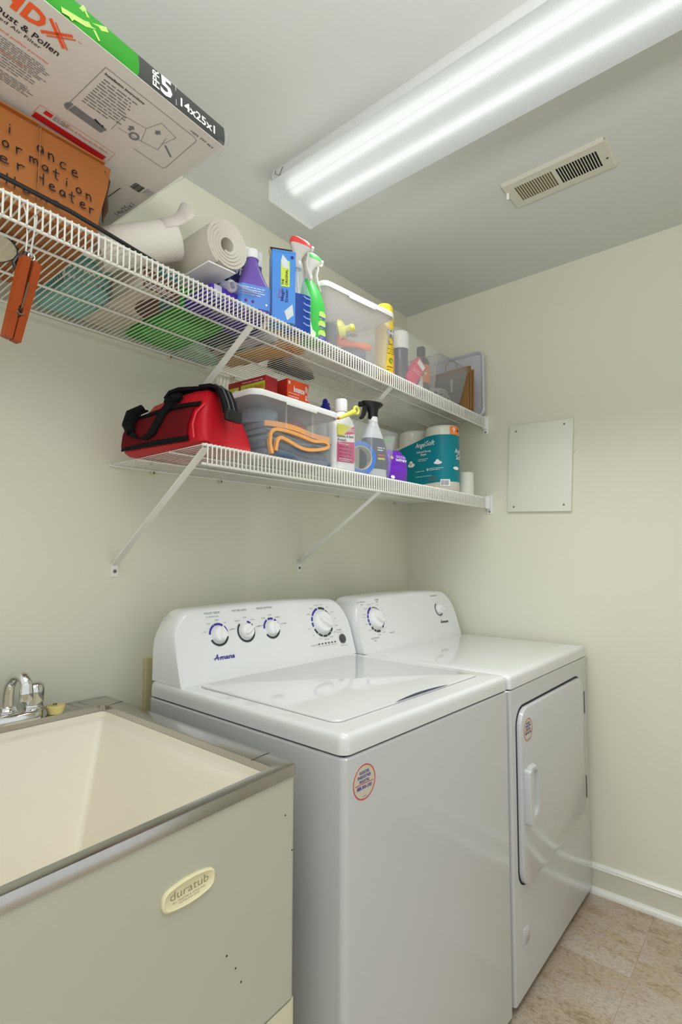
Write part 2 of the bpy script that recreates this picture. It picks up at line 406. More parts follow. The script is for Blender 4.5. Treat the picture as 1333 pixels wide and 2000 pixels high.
# face plate as a grid with real slots: two banks along y
x0, x1 = -0.066, 0.066; sx0, sx1 = -0.040, 0.040
def plate(b, xa, xb, ya, yb): b.box(xa, xb, ya, yb, -0.0065, -0.0045)
plate(b, x0, sx0, -0.155, 0.155); plate(b, sx1, x1, -0.155, 0.155)
yy = -0.155; slots = []
for bank in (0, 1):
    s0 = -0.126 if bank == 0 else 0.006; pitch = 0.0081
    for k in range(nsl): slots.append((s0+k*pitch, s0+k*pitch+0.0056, bank))
prev = -0.155
for a, c, bank in slots:
    plate(b, sx0, sx1, prev, a); prev = c
plate(b, sx0, sx1, prev, 0.155)
for s in (-1, 1):  # sloping rims up to the ceiling
    b.loft([[(s*0.066, y, -0.0065), (s*0.066, y, -0.0045), (s*0.075, y, 0), (s*0.0775, y, 0), (s*0.0775, y, -0.001)] for y in (-0.155, 0.155)])
    b.loft([[(x, s*0.155, -0.0065), (x, s*0.155, -0.0045), (x, s*0.160, 0), (x, s*0.1625, 0), (x, s*0.1625, -0.001)] for x in (-0.066, 0.066)])
b.obj('face_plate', M_vent, t, 20)
B().box(-0.062, 0.062, -0.15, 0.15, -0.0012, -0.0004).obj('duct_shade_sheet', M_dark, t)  # dark sheet painting the shade inside the duct; the ceiling has no hole
for a, c, bank in slots:
    if bank == 1:
        m = (a+c)/2; B().strip([(sx0+0.001, m, -0.0034), (sx1-0.001, m, -0.0034)], (0, 1, 0.25), 0.0072, 0.0008).obj('louver', mat('louver_metal', (132, 122, 78), 0.5), t)
b = B(); b.strip([(-0.030, 0.150, -0.007), (-0.030, 0.150, -0.017), (-0.024, 0.152, -0.024)], (0, 1, 0), 0.008, 0.002); 
b.obj('damper_lever', M_white, t)
for y in (-0.145,): B().lathe([(0.004, -0.0065), (0.004, -0.0075), (0.002, -0.0085)], 10, (0.012, y, 0)).obj('screw', M_screw, t)

# ================================================================== access panel on the right wall
t = thing('access_panel', 'flat cream access cover screwed slightly crooked to the wall', 'panel', (0, -0.651, 1.628), rot=(radians(2.6), 0, 0))
M_panel = mat('panel_paint', (226, 226, 213), 0.5, var=0.01)
B().box(-0.012, 0.0, -0.132, 0.132, -0.1865, 0.1865, 0.0015).obj('cover', M_panel, t)
for y, z in ((-0.098, 0.168), (0.102, 0.158), (-0.103, -0.160), (0.104, -0.166)):
    ax = Matrix(((0, 0, -1), (0, 1, 0), (1, 0, 0)))
    B().lathe([(0.0040, 0.0120), (0.0040, 0.0128), (0.0022, 0.0138)], 10, (0, y, z), ax).obj('screw', M_screw, t)
for z in (0.128, 0.058):
    B().box(-0.006, 0, -0.142, -0.132, z-0.001, z+0.001).obj('hinge_pin', M_panel, t)

# ================================================================== wire shelves
def wire_shelf(name, label, xa, yf0, fy, z0, fz, drop, braces, clips, bracket_y):
    """deck of cross wires bent over a front lip; z and front follow the slight sag of the real one"""
    t = thing(name, label, 'shelf', (0, 0, 0))
    ZZ = lambda x: z0+fz*x
    YFr = lambda x: yf0+fy*x
    n = int((-0.012-xa)/0.0127)
    for i in range(n+1):
        x = -0.014-i*0.0127; z = ZZ(x); y = YFr(x); rw = 0.0017
        b = B(); b.tube([(x, -0.004, z+0.0035), (x, y+0.001, z+0.0035), (x, y-0.0045, z+0.0018), (x, y-0.0052, z-0.003), (x, y-0.0050, z-drop)], rw, 5)
        b.obj('wire', M_wire, t, 60)
    e = -0.012
    def rail(yfun, dz, r, nm, x0=xa-0.004, x1=e):
        b = B(); b.tube([(x, yfun(x), ZZ(x)+dz) for x in (x0, (x0+x1)/2, x1)], r, 10); b.obj(nm, M_wire, t, 60)
    rail(YFr, 0, 0.0031, 'front_rail'); rail(YFr, -drop, 0.0031, 'front_rail')
    rail(lambda x: -0.008, 0, 0.003, 'back_rail')
    rail(lambda x: YFr(x)*0.36, -0.0012, 0.0029, 'support_rail'); rail(lambda x: YFr(x)*0.70, -0.0012, 0.0029, 'support_rail')
    for (xf, zf, xw, zw) in braces:
        y = YFr(xf)
        o = B().strip([(xf, y+0.004, zf), (xw*0.97+xf*0.03, -0.020, zw+0.022), (xw, -0.0035, zw+0.008), (xw, -0.002, zw-0.006)], (1, 0, 0), 0.0185, 0.0028).box(xw-0.0105, xw+0.0105, -0.003, -0.0003, zw-0.024, zw+0.012, 0.001).obj('brace', M_wire, t, 20)
        ax = Matrix(((1, 0, 0), (0, 0, -1), (0, 1, 0)))
        B().lathe([(0.0052, 0.003), (0.0048, 0.0045), (0.002, 0.0052)], 10, (xw, -0.001, zw-0.008), ax).obj('screw', M_screw, o)
    for xc in clips:
        z = ZZ(xc)
        o = B().box(xc-0.005, xc+0.005, -0.012, -0.0005, z-0.011, z-0.001, 0.002).obj('wall_clip', mat('clip_plastic', (214, 208, 178), 0.4), t)
        ax = Matrix(((1, 0, 0), (0, 0, -1), (0, 1, 0)))
        B().lathe([(0.0028, 0.012), (0.0028, 0.0135)], 8, (xc, 0, z-0.007), ax).obj('screw', M_screw, o)
    z = ZZ(0); y = bracket_y
    o = B().box(-0.026, -0.0005, y-0.006, y+0.012, z-drop-0.006, z+0.007, 0.003).box(-0.005, -0.0005, y-0.010, y+0.014, z-drop-0.028, z+0.012, 0.002).obj('end_bracket', M_white, t)
    ax = Matrix(((0, 0, -1), (0, 1, 0), (1, 0, 0)))
    for dz in (-drop-0.019,): B().lathe([(0.004, 0.005), (0.004, 0.0062), (0.002, 0.007)], 10, (0, y+0.002, z+dz), ax).obj('screw', M_screw, o)
    return t
wire_shelf('wire_shelf', 'long upper white wire shelf just below the ceiling', -2.42, -0.4153, 0.0164, 1.8715, 0.005167, 0.0425,
           [(-1.385, 1.822, -1.395, 1.53), (-0.755, 1.827, -0.750, 1.53)], [-1.343, -1.95, -1.10, -0.85, -0.5, -0.2], -0.416)
wire_shelf('wire_shelf', 'shorter lower white wire shelf above the washer and dryer', -1.520, -0.4115, 0.0156, 1.5149, 0.01, 0.0437,
           [(-1.511, 1.494, -1.4967, 1.2155), (-0.815, 1.466, -0.7661, 1.2176)], [-1.39, -1.145, -0.93, -0.544, -0.132], -0.429)
ZU = lambda x: 1.8715+0.005167*x+0.0054
ZL = lambda x: 1.5149+0.01*x+0.0054

# ================================================================== washer
def ring_frame(outer, inner, z0, z1, n=5):
    """rounded-rect ring between outer (w,d,r) and inner outlines"""
    o = rr(*outer, n); i = rr(*inner, n)
    return o, i
def console(b, W, yb, yf, hz, z0, slope, hl=0.088, rx=0.065):
    """control hood: sections across the width, front face leaning back, upper corners rounded"""
    st = [0.0, 0.003, 0.008, 0.016, 0.028, 0.044, 0.065]
    xs = [(q, q) for q in st]
    secs = []
    def hh(d):
        if d >= rx: return hz
        return hl+(hz-hl)*sqrt(max(0, 1-((rx-d)/rx)**2))
    ds = st+[0.2]
    for d in st: secs.append((d, hh(d)))
    for k in range(1, 8):
        x = rx+(W-2*rx)*k/8; arch = 0.006*sin(pi*k/8)
        secs.append((x, hz+arch))
    for d in reversed(st): secs.append((W-d, hh(d)))
    out = []
    for x, h in secs:
        r = min(0.018, h*0.3); k = slope
        ring = [(x, yb, z0), (x, yf, z0)]
        n = 5
        ring.append((x, yf+k*(h-r*1.0), z0+h-r))
        for q in range(1, n+1):
            a = pi/2*q/n
            ring.append((x, yf+k*(h-r)+r*1.25*(1-cos(a)), z0+h-r+r*sin(a)))
        ring.append((x, yb-0.012, z0+h-0.001)); ring.append((x, yb, z0+h-0.014))
        out.append(ring)
    b.loft(out); return b
t = washer = thing('washing_machine', 'white top-loading washer with four dials, next to the sink', 'washer', (-1.4658, -0.8042, 0), -0.02312)
Wd, Dp = 0.699, 0.69
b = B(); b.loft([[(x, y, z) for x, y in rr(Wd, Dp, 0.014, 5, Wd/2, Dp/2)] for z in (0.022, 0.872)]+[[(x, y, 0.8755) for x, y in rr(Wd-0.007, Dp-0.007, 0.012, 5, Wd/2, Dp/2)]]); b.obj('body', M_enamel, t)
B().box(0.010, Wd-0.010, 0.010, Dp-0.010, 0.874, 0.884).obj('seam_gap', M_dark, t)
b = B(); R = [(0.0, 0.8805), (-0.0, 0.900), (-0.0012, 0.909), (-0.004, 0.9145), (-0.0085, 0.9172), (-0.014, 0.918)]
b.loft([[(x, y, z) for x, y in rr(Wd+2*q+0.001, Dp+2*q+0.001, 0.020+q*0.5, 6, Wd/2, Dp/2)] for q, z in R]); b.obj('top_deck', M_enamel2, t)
# lid: raised slab over a grey sheet that paints the shade of its groove
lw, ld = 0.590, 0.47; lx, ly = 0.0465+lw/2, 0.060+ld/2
B().loft([[(x, y, z) for x, y in rr(lw+0.0032, ld+0.0032, 0.022, 6, lx, ly)] for z in (0.9181, 0.9183)]).obj('lid_groove_shade', mat('groove_shade_grey', (118, 120, 120), 0.5), t)
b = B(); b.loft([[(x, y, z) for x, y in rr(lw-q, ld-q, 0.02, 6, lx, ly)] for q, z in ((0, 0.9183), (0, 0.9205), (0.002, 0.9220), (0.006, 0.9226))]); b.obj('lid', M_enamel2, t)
# flat dark patch, painted shade of the finger recess at the lid's front edge
pts = [(0.245, 0.0590)]+[(0.245+0.225*k/12, 0.0590+0.012*sin(pi*k/12)) for k in range(1, 12)]+[(0.470, 0.0590)]
b = B(); b.prism([(p[0], p[1]) for p in pts], (0, 0, 0.9229), (1, 0, 0), (0, 1, 0), 0.0006); b.obj('recess_shade', mat('recess_shade_navy', (38, 46, 78), 0.4), t)
for x in (0.05, Wd-0.05):
    for y in (0.05, Dp-0.05): B().lathe([(0.018, 0), (0.018, 0.014), (0.010, 0.016), (0.010, 0.03)], 12, (x, y, 0)).obj('foot', M_black, t)
cb = console(B(), 0.690, 0.688, 0.55, 0.187, 0.918, 0.324); cb.bm.transform(Matrix.Translation((0.0075, 0, 0)))
hood = cb.obj('control_hood', M_hood, t, 34)
SU = Vector((0, 0.06, 0.185)).normalized(); CO = Vector((0, 0.55, 0.92)); CX = Vector((1, 0, 0)); CN = CX.cross(SU)
frame3 = Matrix((CX, SU, CN)).transposed()
def P3(x, s, h=0.0): return CO+CX*x+SU*s+CN*h
def knob(parent, x, s, r, CO=CO, ang=0.0, name='dial'):
    c = CO+CX*x+SU*s
    k = B(); k.lathe([(r*1.02, 0), (r*1.0, 0.003), (r*0.90, 0.012), (r*0.84, 0.0145), (r*0.55, 0.015)], 28, c, frame3)
    k = k.obj(name, M_white, parent)
    g = B(); L = r*0.80; 
    a = radians(ang); u = CX*cos(a)+SU*sin(a); v = CN.cross(u)
    g.loft([[c+CN*h+u*(px*sl)+v*(py*sw) for px, py in ell(2, 2, 16, 2.6)] for h, sl, sw in ((0.0145, L, r*0.28), (0.022, L*0.97, r*0.22), (0.0245, L*0.9, r*0.13))])
    g.obj('grip', M_white, k)
    return k
def ring_marks(parent, x, s, r, arcs, m, CO=CO, w=0.006):
    return print_on(parent, m, [('a', x, s, r, r+w, a, c) for a, c in arcs], CO, CX, SU, 0.0006, name='dial_print')
for x in (0.1475, 0.243, 0.3411): knob(hood, x, 0.1195, 0.0225, ang=random.choice((35, 80, 20)))
knob(hood, 0.5641, 0.119, 0.0385, ang=-35)
ring_marks(hood, 0.1475, 0.1195, 0.0262, [(115, 175), (55, 112), (10, 45)], M_blueink); ring_marks(hood, 0.3411, 0.1195, 0.0262, [(120, 178), (20, 60), (70, 110)], M_blueink)
M_ring = mat('dial_ring_dark', (46, 58, 58), 0.5)
ring_marks(hood, 0.1475, 0.1195, 0.0262, [(205, 345)], M_ring); ring_marks(hood, 0.243, 0.1195, 0.0262, [(130, 400)], M_ring); ring_marks(hood, 0.243, 0.1195, 0.0262, [(48, 72)], M_blueink); ring_marks(hood, 0.3411, 0.1195, 0.0262, [(215, 345)], M_ring)
ring_marks(hood, 0.5641, 0.119, 0.0435, [(105, 150), (155, 172), (178, 195)], M_blueink, w=0.007); ring_marks(hood, 0.5641, 0.119, 0.0435, [(205, 228), (232, 255), (259, 282), (286, 308), (312, 330), (62, 98)], M_ring, w=0.007)
ring_marks(hood, 0.5641, 0.119, 0.0445, [(-20, 12), (18, 36), (40, 57)], M_ring, w=0.003)
it = [('t', 'WASH TEMP', 0.1095, 0.178, 0.053, 0.0062), ('t', 'ALL RINSES COLD', 0.114, 0.169, 0.042, 0.0034), ('t', 'WATER LEVEL', 0.2032, 0.179, 0.056, 0.0062), ('t', 'RINSE OPTION', 0.2961, 0.180, 0.060, 0.0062)]
for cx, names in ((0.1475, ('COLD', 'COOL', 'WARM', 'HOT', 'HOT')), (0.243, ('SMALL', 'MEDIUM', 'LARGE', 'EXTRA', 'LARGE')), (0.3411, ('SINGLE', 'EXTRA', 'RINSE', 'FABRIC', 'SOFTENER'))):
    for k, w in enumerate(names):
        a = radians(165-38*k); r = 0.040
        it.append(('t', w, cx+r*cos(a)-0.007+0.006*cos(a), 0.1195+r*sin(a)-0.001, 0.0032*len(w), 0.0034))
for k in range(14):
    a = radians(150-24*k); r = 0.060
    w = ('NORMAL', 'CASUAL', 'DELICATE', 'SOAK', 'SPIN', 'HEAVY', 'OFF', 'RINSE', 'LIGHT', 'MEDIUM', 'PRE WASH', 'COLORS', 'OFF', 'FAST')[k]
    it.append(('t', w, 0.5641+r*cos(a)-0.008+0.008*cos(a), 0.119+r*sin(a)*0.98-0.001, 0.0029*len(w), 0.0032))
it += [('t', 'START', 0.6245, 0.083, 0.024, 0.005), ('t', 'END OF CYCLE', 0.624, 0.076, 0.028, 0.003), ('t', 'HOLD TO RESET', 0.628, 0.030, 0.034, 0.003), ('t', 'CYCLE STATUS', 0.486, 0.0455, 0.034, 0.0034)]
for k in range(6): it.append(('t', ('FILL', 'WASH', 'RINSE', 'SPIN', 'DONE', 'LID')[k], 0.5215+k*0.0155, 0.040, 0.011, 0.003))
print_on(hood, M_greyink, it, CO, CX, SU, 0.0006)
print_on(hood, M_ring, [('r', 0.5225+k*0.0155, 0.0465, 0.5305+k*0.0155, 0.0505) for k in range(6)], CO, CX, SU, 0.0006, name='status_lights')
def script_logo(parent, m, x, s, w, h, CO=CO):
    print_on(parent, m, [('t', 'A', x, s, w*0.22, h, 0.35, 0.02), ('t', 'mana', x+w*0.27, s, w*0.73, h*0.78, 0.25, 0.03), ('l', [(x-w*0.02, s+h*0.30), (x+w*0.40, s+h*0.36)], h*0.10)], CO, CX, SU, 0.0006, name='logo')
script_logo(hood, M_blueink, 0.1189, 0.0515, 0.0685, 0.0155)
B().lathe([(0.0155, 0), (0.0155, 0.003), (0.013, 0.0045)], 20, CO+CX*0.6432+SU*0.0548, frame3).obj('start_button', mat('button_grey', (70, 74, 76), 0.4), hood)
def sticker(parent, cx, cz, rx, rz, y, nm='sticker'):
    N = Vector((0, -1, 0))
    b = B(); b.loft([[(cx+px, y-h, cz+pz) for px, pz in ell(2*rx, 2*rz, 36)] for h in (0.0, 0.0006)]); s_ = b.obj(nm, mat('sticker_silver', (196, 190, 172), 0.25), parent)
    O = (cx, y-0.0006, cz)
    ring = [('p', [(px*q, pz*q) for q, (px, pz) in ((1.0, a), (1.0, c), (0.94, c), (0.94, a))]) for a, c in zip(ell(2*rx, 2*rz, 36), ell(2*rx, 2*rz, 36)[1:]+ell(2*rx, 2*rz, 36)[:1])]
    print_on(s_, M_redink, ring+[('r', -rx*0.82, -0.0035, rx*0.82, -0.0022)], O, (1, 0, 0), (0, 0, 1), 0.0004, name='border')
    print_on(s_, M_blueink, [('t', 'REGISTER', -0.0145, 0.0155, 0.029, 0.0056, 0, 0.02), ('t', 'ENREGISTRER', -0.020, 0.0075, 0.040, 0.0056, 0, 0.02), ('t', 'REGISTRE', -0.0145, -0.0005, 0.029, 0.0052, 0, 0.02), ('t', '888-900-3381', -0.0225, -0.0125, 0.045, 0.0068, 0, 0.02), ('t', 'W10192089', -0.006, -0.027, 0.012, 0.002)], O, (1, 0, 0), (0, 0, 1), 0.0004)
sticker(t, 0.0575, 0.8205, 0.0335, 0.0325, 0.0)

# ================================================================== dryer
t = dryer = thing('clothes_dryer', 'white front-loading dryer in the corner, beside the right wall', 'dryer', (-0.7495, -0.819, 0), 0.0018)
Wd, Dp = 0.7285, 0.70
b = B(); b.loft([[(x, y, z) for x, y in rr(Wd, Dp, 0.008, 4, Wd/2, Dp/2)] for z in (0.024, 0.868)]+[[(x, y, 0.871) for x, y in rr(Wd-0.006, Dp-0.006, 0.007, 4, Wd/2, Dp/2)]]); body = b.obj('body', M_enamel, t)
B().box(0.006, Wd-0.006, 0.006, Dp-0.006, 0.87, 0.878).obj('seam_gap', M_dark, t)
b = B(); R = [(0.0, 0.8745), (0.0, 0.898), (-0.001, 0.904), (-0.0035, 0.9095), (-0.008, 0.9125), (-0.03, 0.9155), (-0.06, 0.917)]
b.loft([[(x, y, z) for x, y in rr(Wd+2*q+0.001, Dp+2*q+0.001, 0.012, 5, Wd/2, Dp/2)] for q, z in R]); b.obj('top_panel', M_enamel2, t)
for x in (0.05, Wd-0.05):
    for y in (0.05, Dp-0.05): B().lathe([(0.018, 0), (0.018, 0.014), (0.010, 0.016), (0.010, 0.03)], 12, (x, y, 0)).obj('foot', M_black, t)
CO2 = Vector((0, 0.52, 0.918))
cb = console(B(), 0.711, 0.690, 0.52, 0.189, 0.915, 0.324, 0.09, 0.07); cb.bm.transform(Matrix.Translation((0.004, 0, 0)))
hood2 = cb.obj('control_hood', M_hood, t, 34)
knob(hood2, 0.1183, 0.112, 0.036, CO2, -35); knob(hood2, 0.5788, 0.116, 0.021, CO2, -40)
ring_marks(hood2, 0.1183, 0.112, 0.041, [(108, 152), (156, 172), (176, 190), (194, 206)], M_blueink, CO2, 0.008); ring_marks(hood2, 0.1183, 0.112, 0.041, [(-48, -36), (-32, -22)], M_blueink, CO2, 0.007)
ring_marks(hood2, 0.1183, 0.112, 0.041, [(216, 232), (236, 250), (254, 266), (268, 282)], M_ring, CO2, 0.008); ring_marks(hood2, 0.1183, 0.112, 0.042, [(60, 100), (8, 30), (34, 56), (-14, 2)], M_ring, CO2, 0.0028)
ring_marks(hood2, 0.5788, 0.116, 0.0245, [(110, 250), (255, 320)], M_ring, CO2, 0.0045)
it = [('t', 'AUTOMATIC', 0.030, 0.176, 0.050, 0.0055), ('t', 'DRY', 0.050, 0.167, 0.014, 0.005), ('t', 'TIMED', 0.140, 0.180, 0.026, 0.0055), ('t', 'DRY', 0.145, 0.172, 0.014, 0.005), ('t', 'AUTOMATIC', 0.062, 0.042, 0.050, 0.0055), ('t', 'DRY', 0.078, 0.033, 0.014, 0.005), ('t', 'AIR FLUFF', 0.180, 0.052, 0.034, 0.005), ('t', 'SIGNAL', 0.540, 0.174, 0.056, 0.006)]
for k in range(15):
    a = radians(160-25*k); r = 0.058; w = ('NORMAL', 'LESS DRY', 'DAMP DRY', 'OFF', 'COOL', '60', '40', '20', 'OFF', 'NO HEAT', 'PRESS', 'OFF', 'MORE DRY', 'CASUAL', 'HEAVY')[k]
    it.append(('t', w, 0.1183+r*cos(a)-0.008+0.008*cos(a), 0.112+r*sin(a)-0.001, 0.0029*len(w), 0.0033))
print_on(hood2, M_greyink, it, CO2, CX, SU, 0.0006)
script_logo(hood2, M_ink, 0.565, 0.056, 0.064, 0.0145, CO2)
# door, dark plate painting the gap's shade, handle, hinges
def face(b, pts, y0, y1): b.loft([[(x, y, z) for x, z in p] for p, y in ((pts, y0), (pts, y1))])
dx, dz, dw, dh = 0.338, 0.565, 0.600, 0.494
b = B(); face(b, rr(dw+0.010, dh+0.010, 0.055, 7, dx-0.001, dz+0.001), 0.0005, -0.0012); b.obj('door_gap_shade', M_dark, t)
b = B(); b.loft([[(x, y, z) for x, z in rr(dw-q, dh-q, 0.052, 7, dx, dz)] for q, y in ((0, -0.0005), (0, -0.010), (0.003, -0.0135), (0.010, -0.0148))]); door = b.obj('door', M_enamel, t)
hx, hz, hw, hh_ = 0.098, 0.568, 0.088, 0.158
b = B(); b.loft([[(x, y, z) for x, z in rr(w, h, r, 5, hx, hz)] for w, h, r, y in ((hw, hh_, 0.03, -0.0148), (hw-0.003, hh_-0.003, 0.03, -0.022), (hw-0.012, hh_-0.012, 0.026, -0.0265), (hw-0.026, hh_-0.03, 0.02, -0.0262), (hw-0.034, hh_-0.042, 0.017, -0.0162))]); b.obj('handle', M_enamel, door)
b = B(); b.loft([[(x, y, z) for x, z in rr(0.022, hh_-0.004, 0.009, 4, hx-0.036+q, hz)] for q, y in ((0, -0.015), (0, -0.030), (0.002, -0.034))]); b.obj('handle_lip', M_enamel, door)
for z in (0.716, 0.414): B().box(0.6440, 0.6480, -0.0150, -0.0005, z-0.040, z+0.040, 0.001).obj('hinge', mat('hinge_metal', (110, 112, 108), 0.4, metal=0.7, var=0.3, scale=120), t)
sticker(door, 0.087, 0.749, 0.0335, 0.032, -0.0148)
b = B(); b.loft([[(x, y, z) for x, z in rr(0.040-q, 0.044-q, 0.003, 3, 0.079, 0.178)] for q, y in ((0, 0.0), (0, -0.0022), (0.004, -0.0036))]); b.obj('cover_plate', M_enamel, t)

# ================================================================== board on the wall behind the washer
B_ = B(); B_.box(-1.4025, -1.30, -0.02, 0.0, 0.35, 0.9575, 0.002)
tag(B_.obj('wall_board', mat('board_beige', (186, 176, 134), 0.55)), 'narrow beige board upright on the wall behind the washer', 'board')

# ================================================================== laundry sink
t = sink = thing('laundry_sink', 'cream laundry tub cabinet with worn steel rim, left of the washer', 'sink', (0, 0, 0))
FR, BR_, FL, BL = Vector((-1.538, -0.758)), Vector((-1.524, -0.030)), Vector((-2.150, -0.790)), Vector((-2.150, -0.030))
def bil(u, v):  # u: 0 right..1 left, v: 0 front..1 back
    return FR*(1-u)*(1-v)+BR_*(1-u)*v+FL*u*(1-v)+BL*u*v
M_cab = mat('cabinet_enamel', (184, 183, 166), 0.33, var=0.03, scale=5)
M_tub = mat('tub_cream', (232, 225, 209), 0.48, var=0.03, scale=6, bump=0.05, bscale=40)
# chips and dots on the cabinet
def inset(d, z, r=0.02):
    c = [FR+Vector((-d, d)), BR_+Vector((-d, -d)), BL+Vector((d, -d)), FL+Vector((d, d))]; out = []
    for i in range(4):
        p, a, b2 = c[i], (c[i-1]-c[i]).normalized(), (c[(i+1) % 4]-c[i]).normalized()
        for k in range(6):
            th = k/5; q = p+a*r*(1-th)**2+b2*r*th**2
            out.append((q.x, q.y, z))
    return out
b = B(); b.loft([inset(0.003, z, 0.012) for z in (0.490, 0.872)]+[inset(0.007, z, 0.012) for z in (0.872, 0.494)], True, True); cab = b.obj('cabinet', M_cab, t)
b = B(); b.loft([inset(0.0015, z, 0.012) for z in (0.09, 0.482, 0.4855)]); b.obj('lower_panel', mat('lower_panel_enamel', (214, 210, 184), 0.35), t)
B().loft([inset(0.010, z, 0.012) for z in (0.480, 0.495)]).obj('seam_gap', M_dark, t)
B().loft([inset(0.05, z, 0.02) for z in (0.0, 0.09)]).obj('plinth', M_dark, t)
# steel rim: a frame with front, right, left bars and a deep rear ledge, and a lip down the front
inner = [(-1.581, -0.734), (-1.572, -0.116), (-2.105, -0.122), (-2.105, -0.766)]
def rim_ring(outs, z): return outs
def inn(z, g=0.0, r=0.012):
    c = [Vector(p) for p in inner]; out = []
    cen = sum(c, Vector((0, 0)))/4
    for i in range(4):
        p = c[i]+(cen-c[i]).normalized()*g; a = (c[i-1]-c[i]).normalized(); b2 = (c[(i+1) % 4]-c[i]).normalized()
        for k in range(6):
            th = k/5; q = p+a*r*(1-th)**2+b2*r*th**2
            out.append((q.x, q.y, z))
    return out
b = B(); b.loft([inset(0.0012, 0.8605, 0.013), inset(0.0, 0.861, 0.013), inset(0, 0.876, 0.013), inset(0.0015, 0.8792, 0.0125), inset(0.004, 0.88, 0.012), inn(0.880, -0.004), inn(0.879, 0), inn(0.866, 0), inn(0.866, -0.004)], False, False); b.obj('steel_rim', M_steel, t)
for x in (-1.60, -1.625, -1.65, -1.675): 
    b = B(); b.tube([(x, -0.105, 0.8800), (x-0.002, -0.045, 0.8800)], 0.0016, 6); b.obj('ledge_rib', M_steel, t)
# rim joints
for p, q in (((-1.585, -0.685), (-1.5365, -0.680)), ((-1.5725, -0.135), (-1.5255, -0.120))):
    B().strip([(p[0], p[1], 0.8803), (q[0], q[1], 0.8803)], (0, 1, 0), 0.002, 0.0006).obj('rim_joint', M_screw, t)
# basin: stepped lip then tapering walls
b = B(); r2 = lambda g, z, r=0.03: inn(z, g, r)
b.loft([r2(-0.004, 0.866, 0.012), r2(0.0, 0.864, 0.015), r2(0.004, 0.852, 0.016), r2(0.016, 0.848, 0.018), r2(0.021, 0.843, 0.016), r2(0.034, 0.82, 0.016), r2(0.225, 0.56, 0.016), r2(0.245, 0.535, 0.02), r2(0.28, 0.527, 0.02)], False, True); b.obj('basin', M_tub, t)
B().lathe([(0.035, 0.5275), (0.035, 0.530), (0.022, 0.5275), (0.022, 0.524)], 20, (-1.84, -0.44, 0)).obj('drain', M_chrome, t)
# name badge
fx = (FL-FR).normalized(); FX = Vector((-fx.x, -fx.y, 0)); FN = Vector((FX.y, -FX.x, 0))
bc = Vector((FR.x, FR.y, 0))+Vector((fx.x, fx.y, 0))*0.232+Vector((0, 0.0035, 0.7715))-FN*0.0
def badge(w, h, bow):
    out = []
    for k in range(11): s_ = 1-k/10*2; out.append((s_*w/2-0.0025*(1 if abs(s_) > 0.99 else 0)*s_, h/2+bow*(1-s_*s_)))
    for k in range(5): s_ = 1-(k+1)/6*2; out.append((-w/2-0.0035*(1-s_*s_), s_*h/2))
    for k in range(11): s_ = k/10*2-1; out.append((s_*w/2-0.0025*(1 if abs(s_) > 0.99 else 0)*s_, -h/2-bow*(1-s_*s_)))
    for k in range(5): s_ = (k+1)/6*2-1; out.append((w/2+0.0035*(1-s_*s_), s_*h/2))
    return out
b = B(); b.loft([[bc+FX*x+Vector((0, 0, 1))*z+FN*h for x, z in badge(w, hh, bw)] for w, hh, bw, h in ((0.084, 0.027, 0.0055, -0.002), (0.084, 0.027, 0.0055, 0.004), (0.079, 0.023, 0.005, 0.0055), (0.075, 0.020, 0.0045, 0.004))]); bd = b.obj('name_badge', mat('badge_cream', (226, 218, 178), 0.4), t)
print_on(bd, mat('badge_ink', (150, 140, 104), 0.5), [('t', 'duratub', -0.033, -0.001, 0.066, 0.0115, 0, -0.004), ('t', 'E.L. MUSTEE & SONS INC.', -0.028, -0.0065, 0.056, 0.0026), ('t', 'CLEVELAND OHIO', -0.018, -0.0102, 0.036, 0.0022)], bc+FN*0.004, FX, (0, 0, 1), 0.0004)
for dx_, z in ((0.158, 0.640), (0.140, 0.612), (0.128, 0.585), (0.03, 0.80), (0.012, 0.735)):
    c = Vector((FR.x, FR.y, z))+Vector((fx.x, fx.y, 0))*dx_+FN*(-0.0028)
    B().lathe([(0.0016, 0), (0.0012, 0.0006)], 7, c, Matrix((FX, Vector((0, 0, 1)), FN)).transposed()).obj('paint_chip', M_dark, t)

# ================================================================== faucet on the sink's rear ledge
t = thing('faucet', 'chrome two-handle faucet on the rear ledge of the laundry sink', 'faucet', (-1.785, -0.095, 0.880))
b = B(); b.loft([[(x, y, z) for x, y in rr(w, d, r, 6, -0.005, 0)] for w, d, r, z in ((0.158, 0.066, 0.03, 0), (0.158, 0.066, 0.03, 0.014), (0.152, 0.060, 0.028, 0.019), (0.14, 0.05, 0.024, 0.021))]); b.obj('base_plate', M_chrome, t)
b = B(); b.lathe([(0.0215, 0.019), (0.0215, 0.0235), (0.019, 0.026), (0.0175, 0.032), (0.012, 0.034)], 24, (0.004, 0.004, 0)); b.obj('spout_collar', M_chrome, t)
b = B(); b.tube([(0.004, 0.004, 0.030), (0.004, 0.004, 0.062), (0.005, 0.001, 0.078), (0.006, -0.008, 0.090), (0.009, -0.022, 0.1015), (0.012, -0.037, 0.105), (0.016, -0.049, 0.101), (0.018, -0.056, 0.090), (0.0185, -0.058, 0.075)], [0.0115, 0.0115, 0.0115, 0.0112, 0.0110, 0.0112, 0.0118, 0.0122, 0.0125], 16); b.obj('spout', M_chrome, t)
B().lathe([(0.0125, 0.090), (0.0135, 0.074), (0.0140, 0.070), (0.0140, 0.056), (0.012, 0.053), (0.009, 0.053), (0.009, 0.058)], 20, (0.0185, -0.058, 0)).obj('aerator', M_chrome, t)
for x in (0.057, -0.062):
    b = B(); b.lathe([(0.022, 0.020), (0.0225, 0.026), (0.021, 0.030), (0.0225, 0.036), (0.0235, 0.060), (0.021, 0.072), (0.013, 0.079), (0.004, 0.081)], 20, (x, 0.005, 0)); b.obj('handle', M_chrome, t)
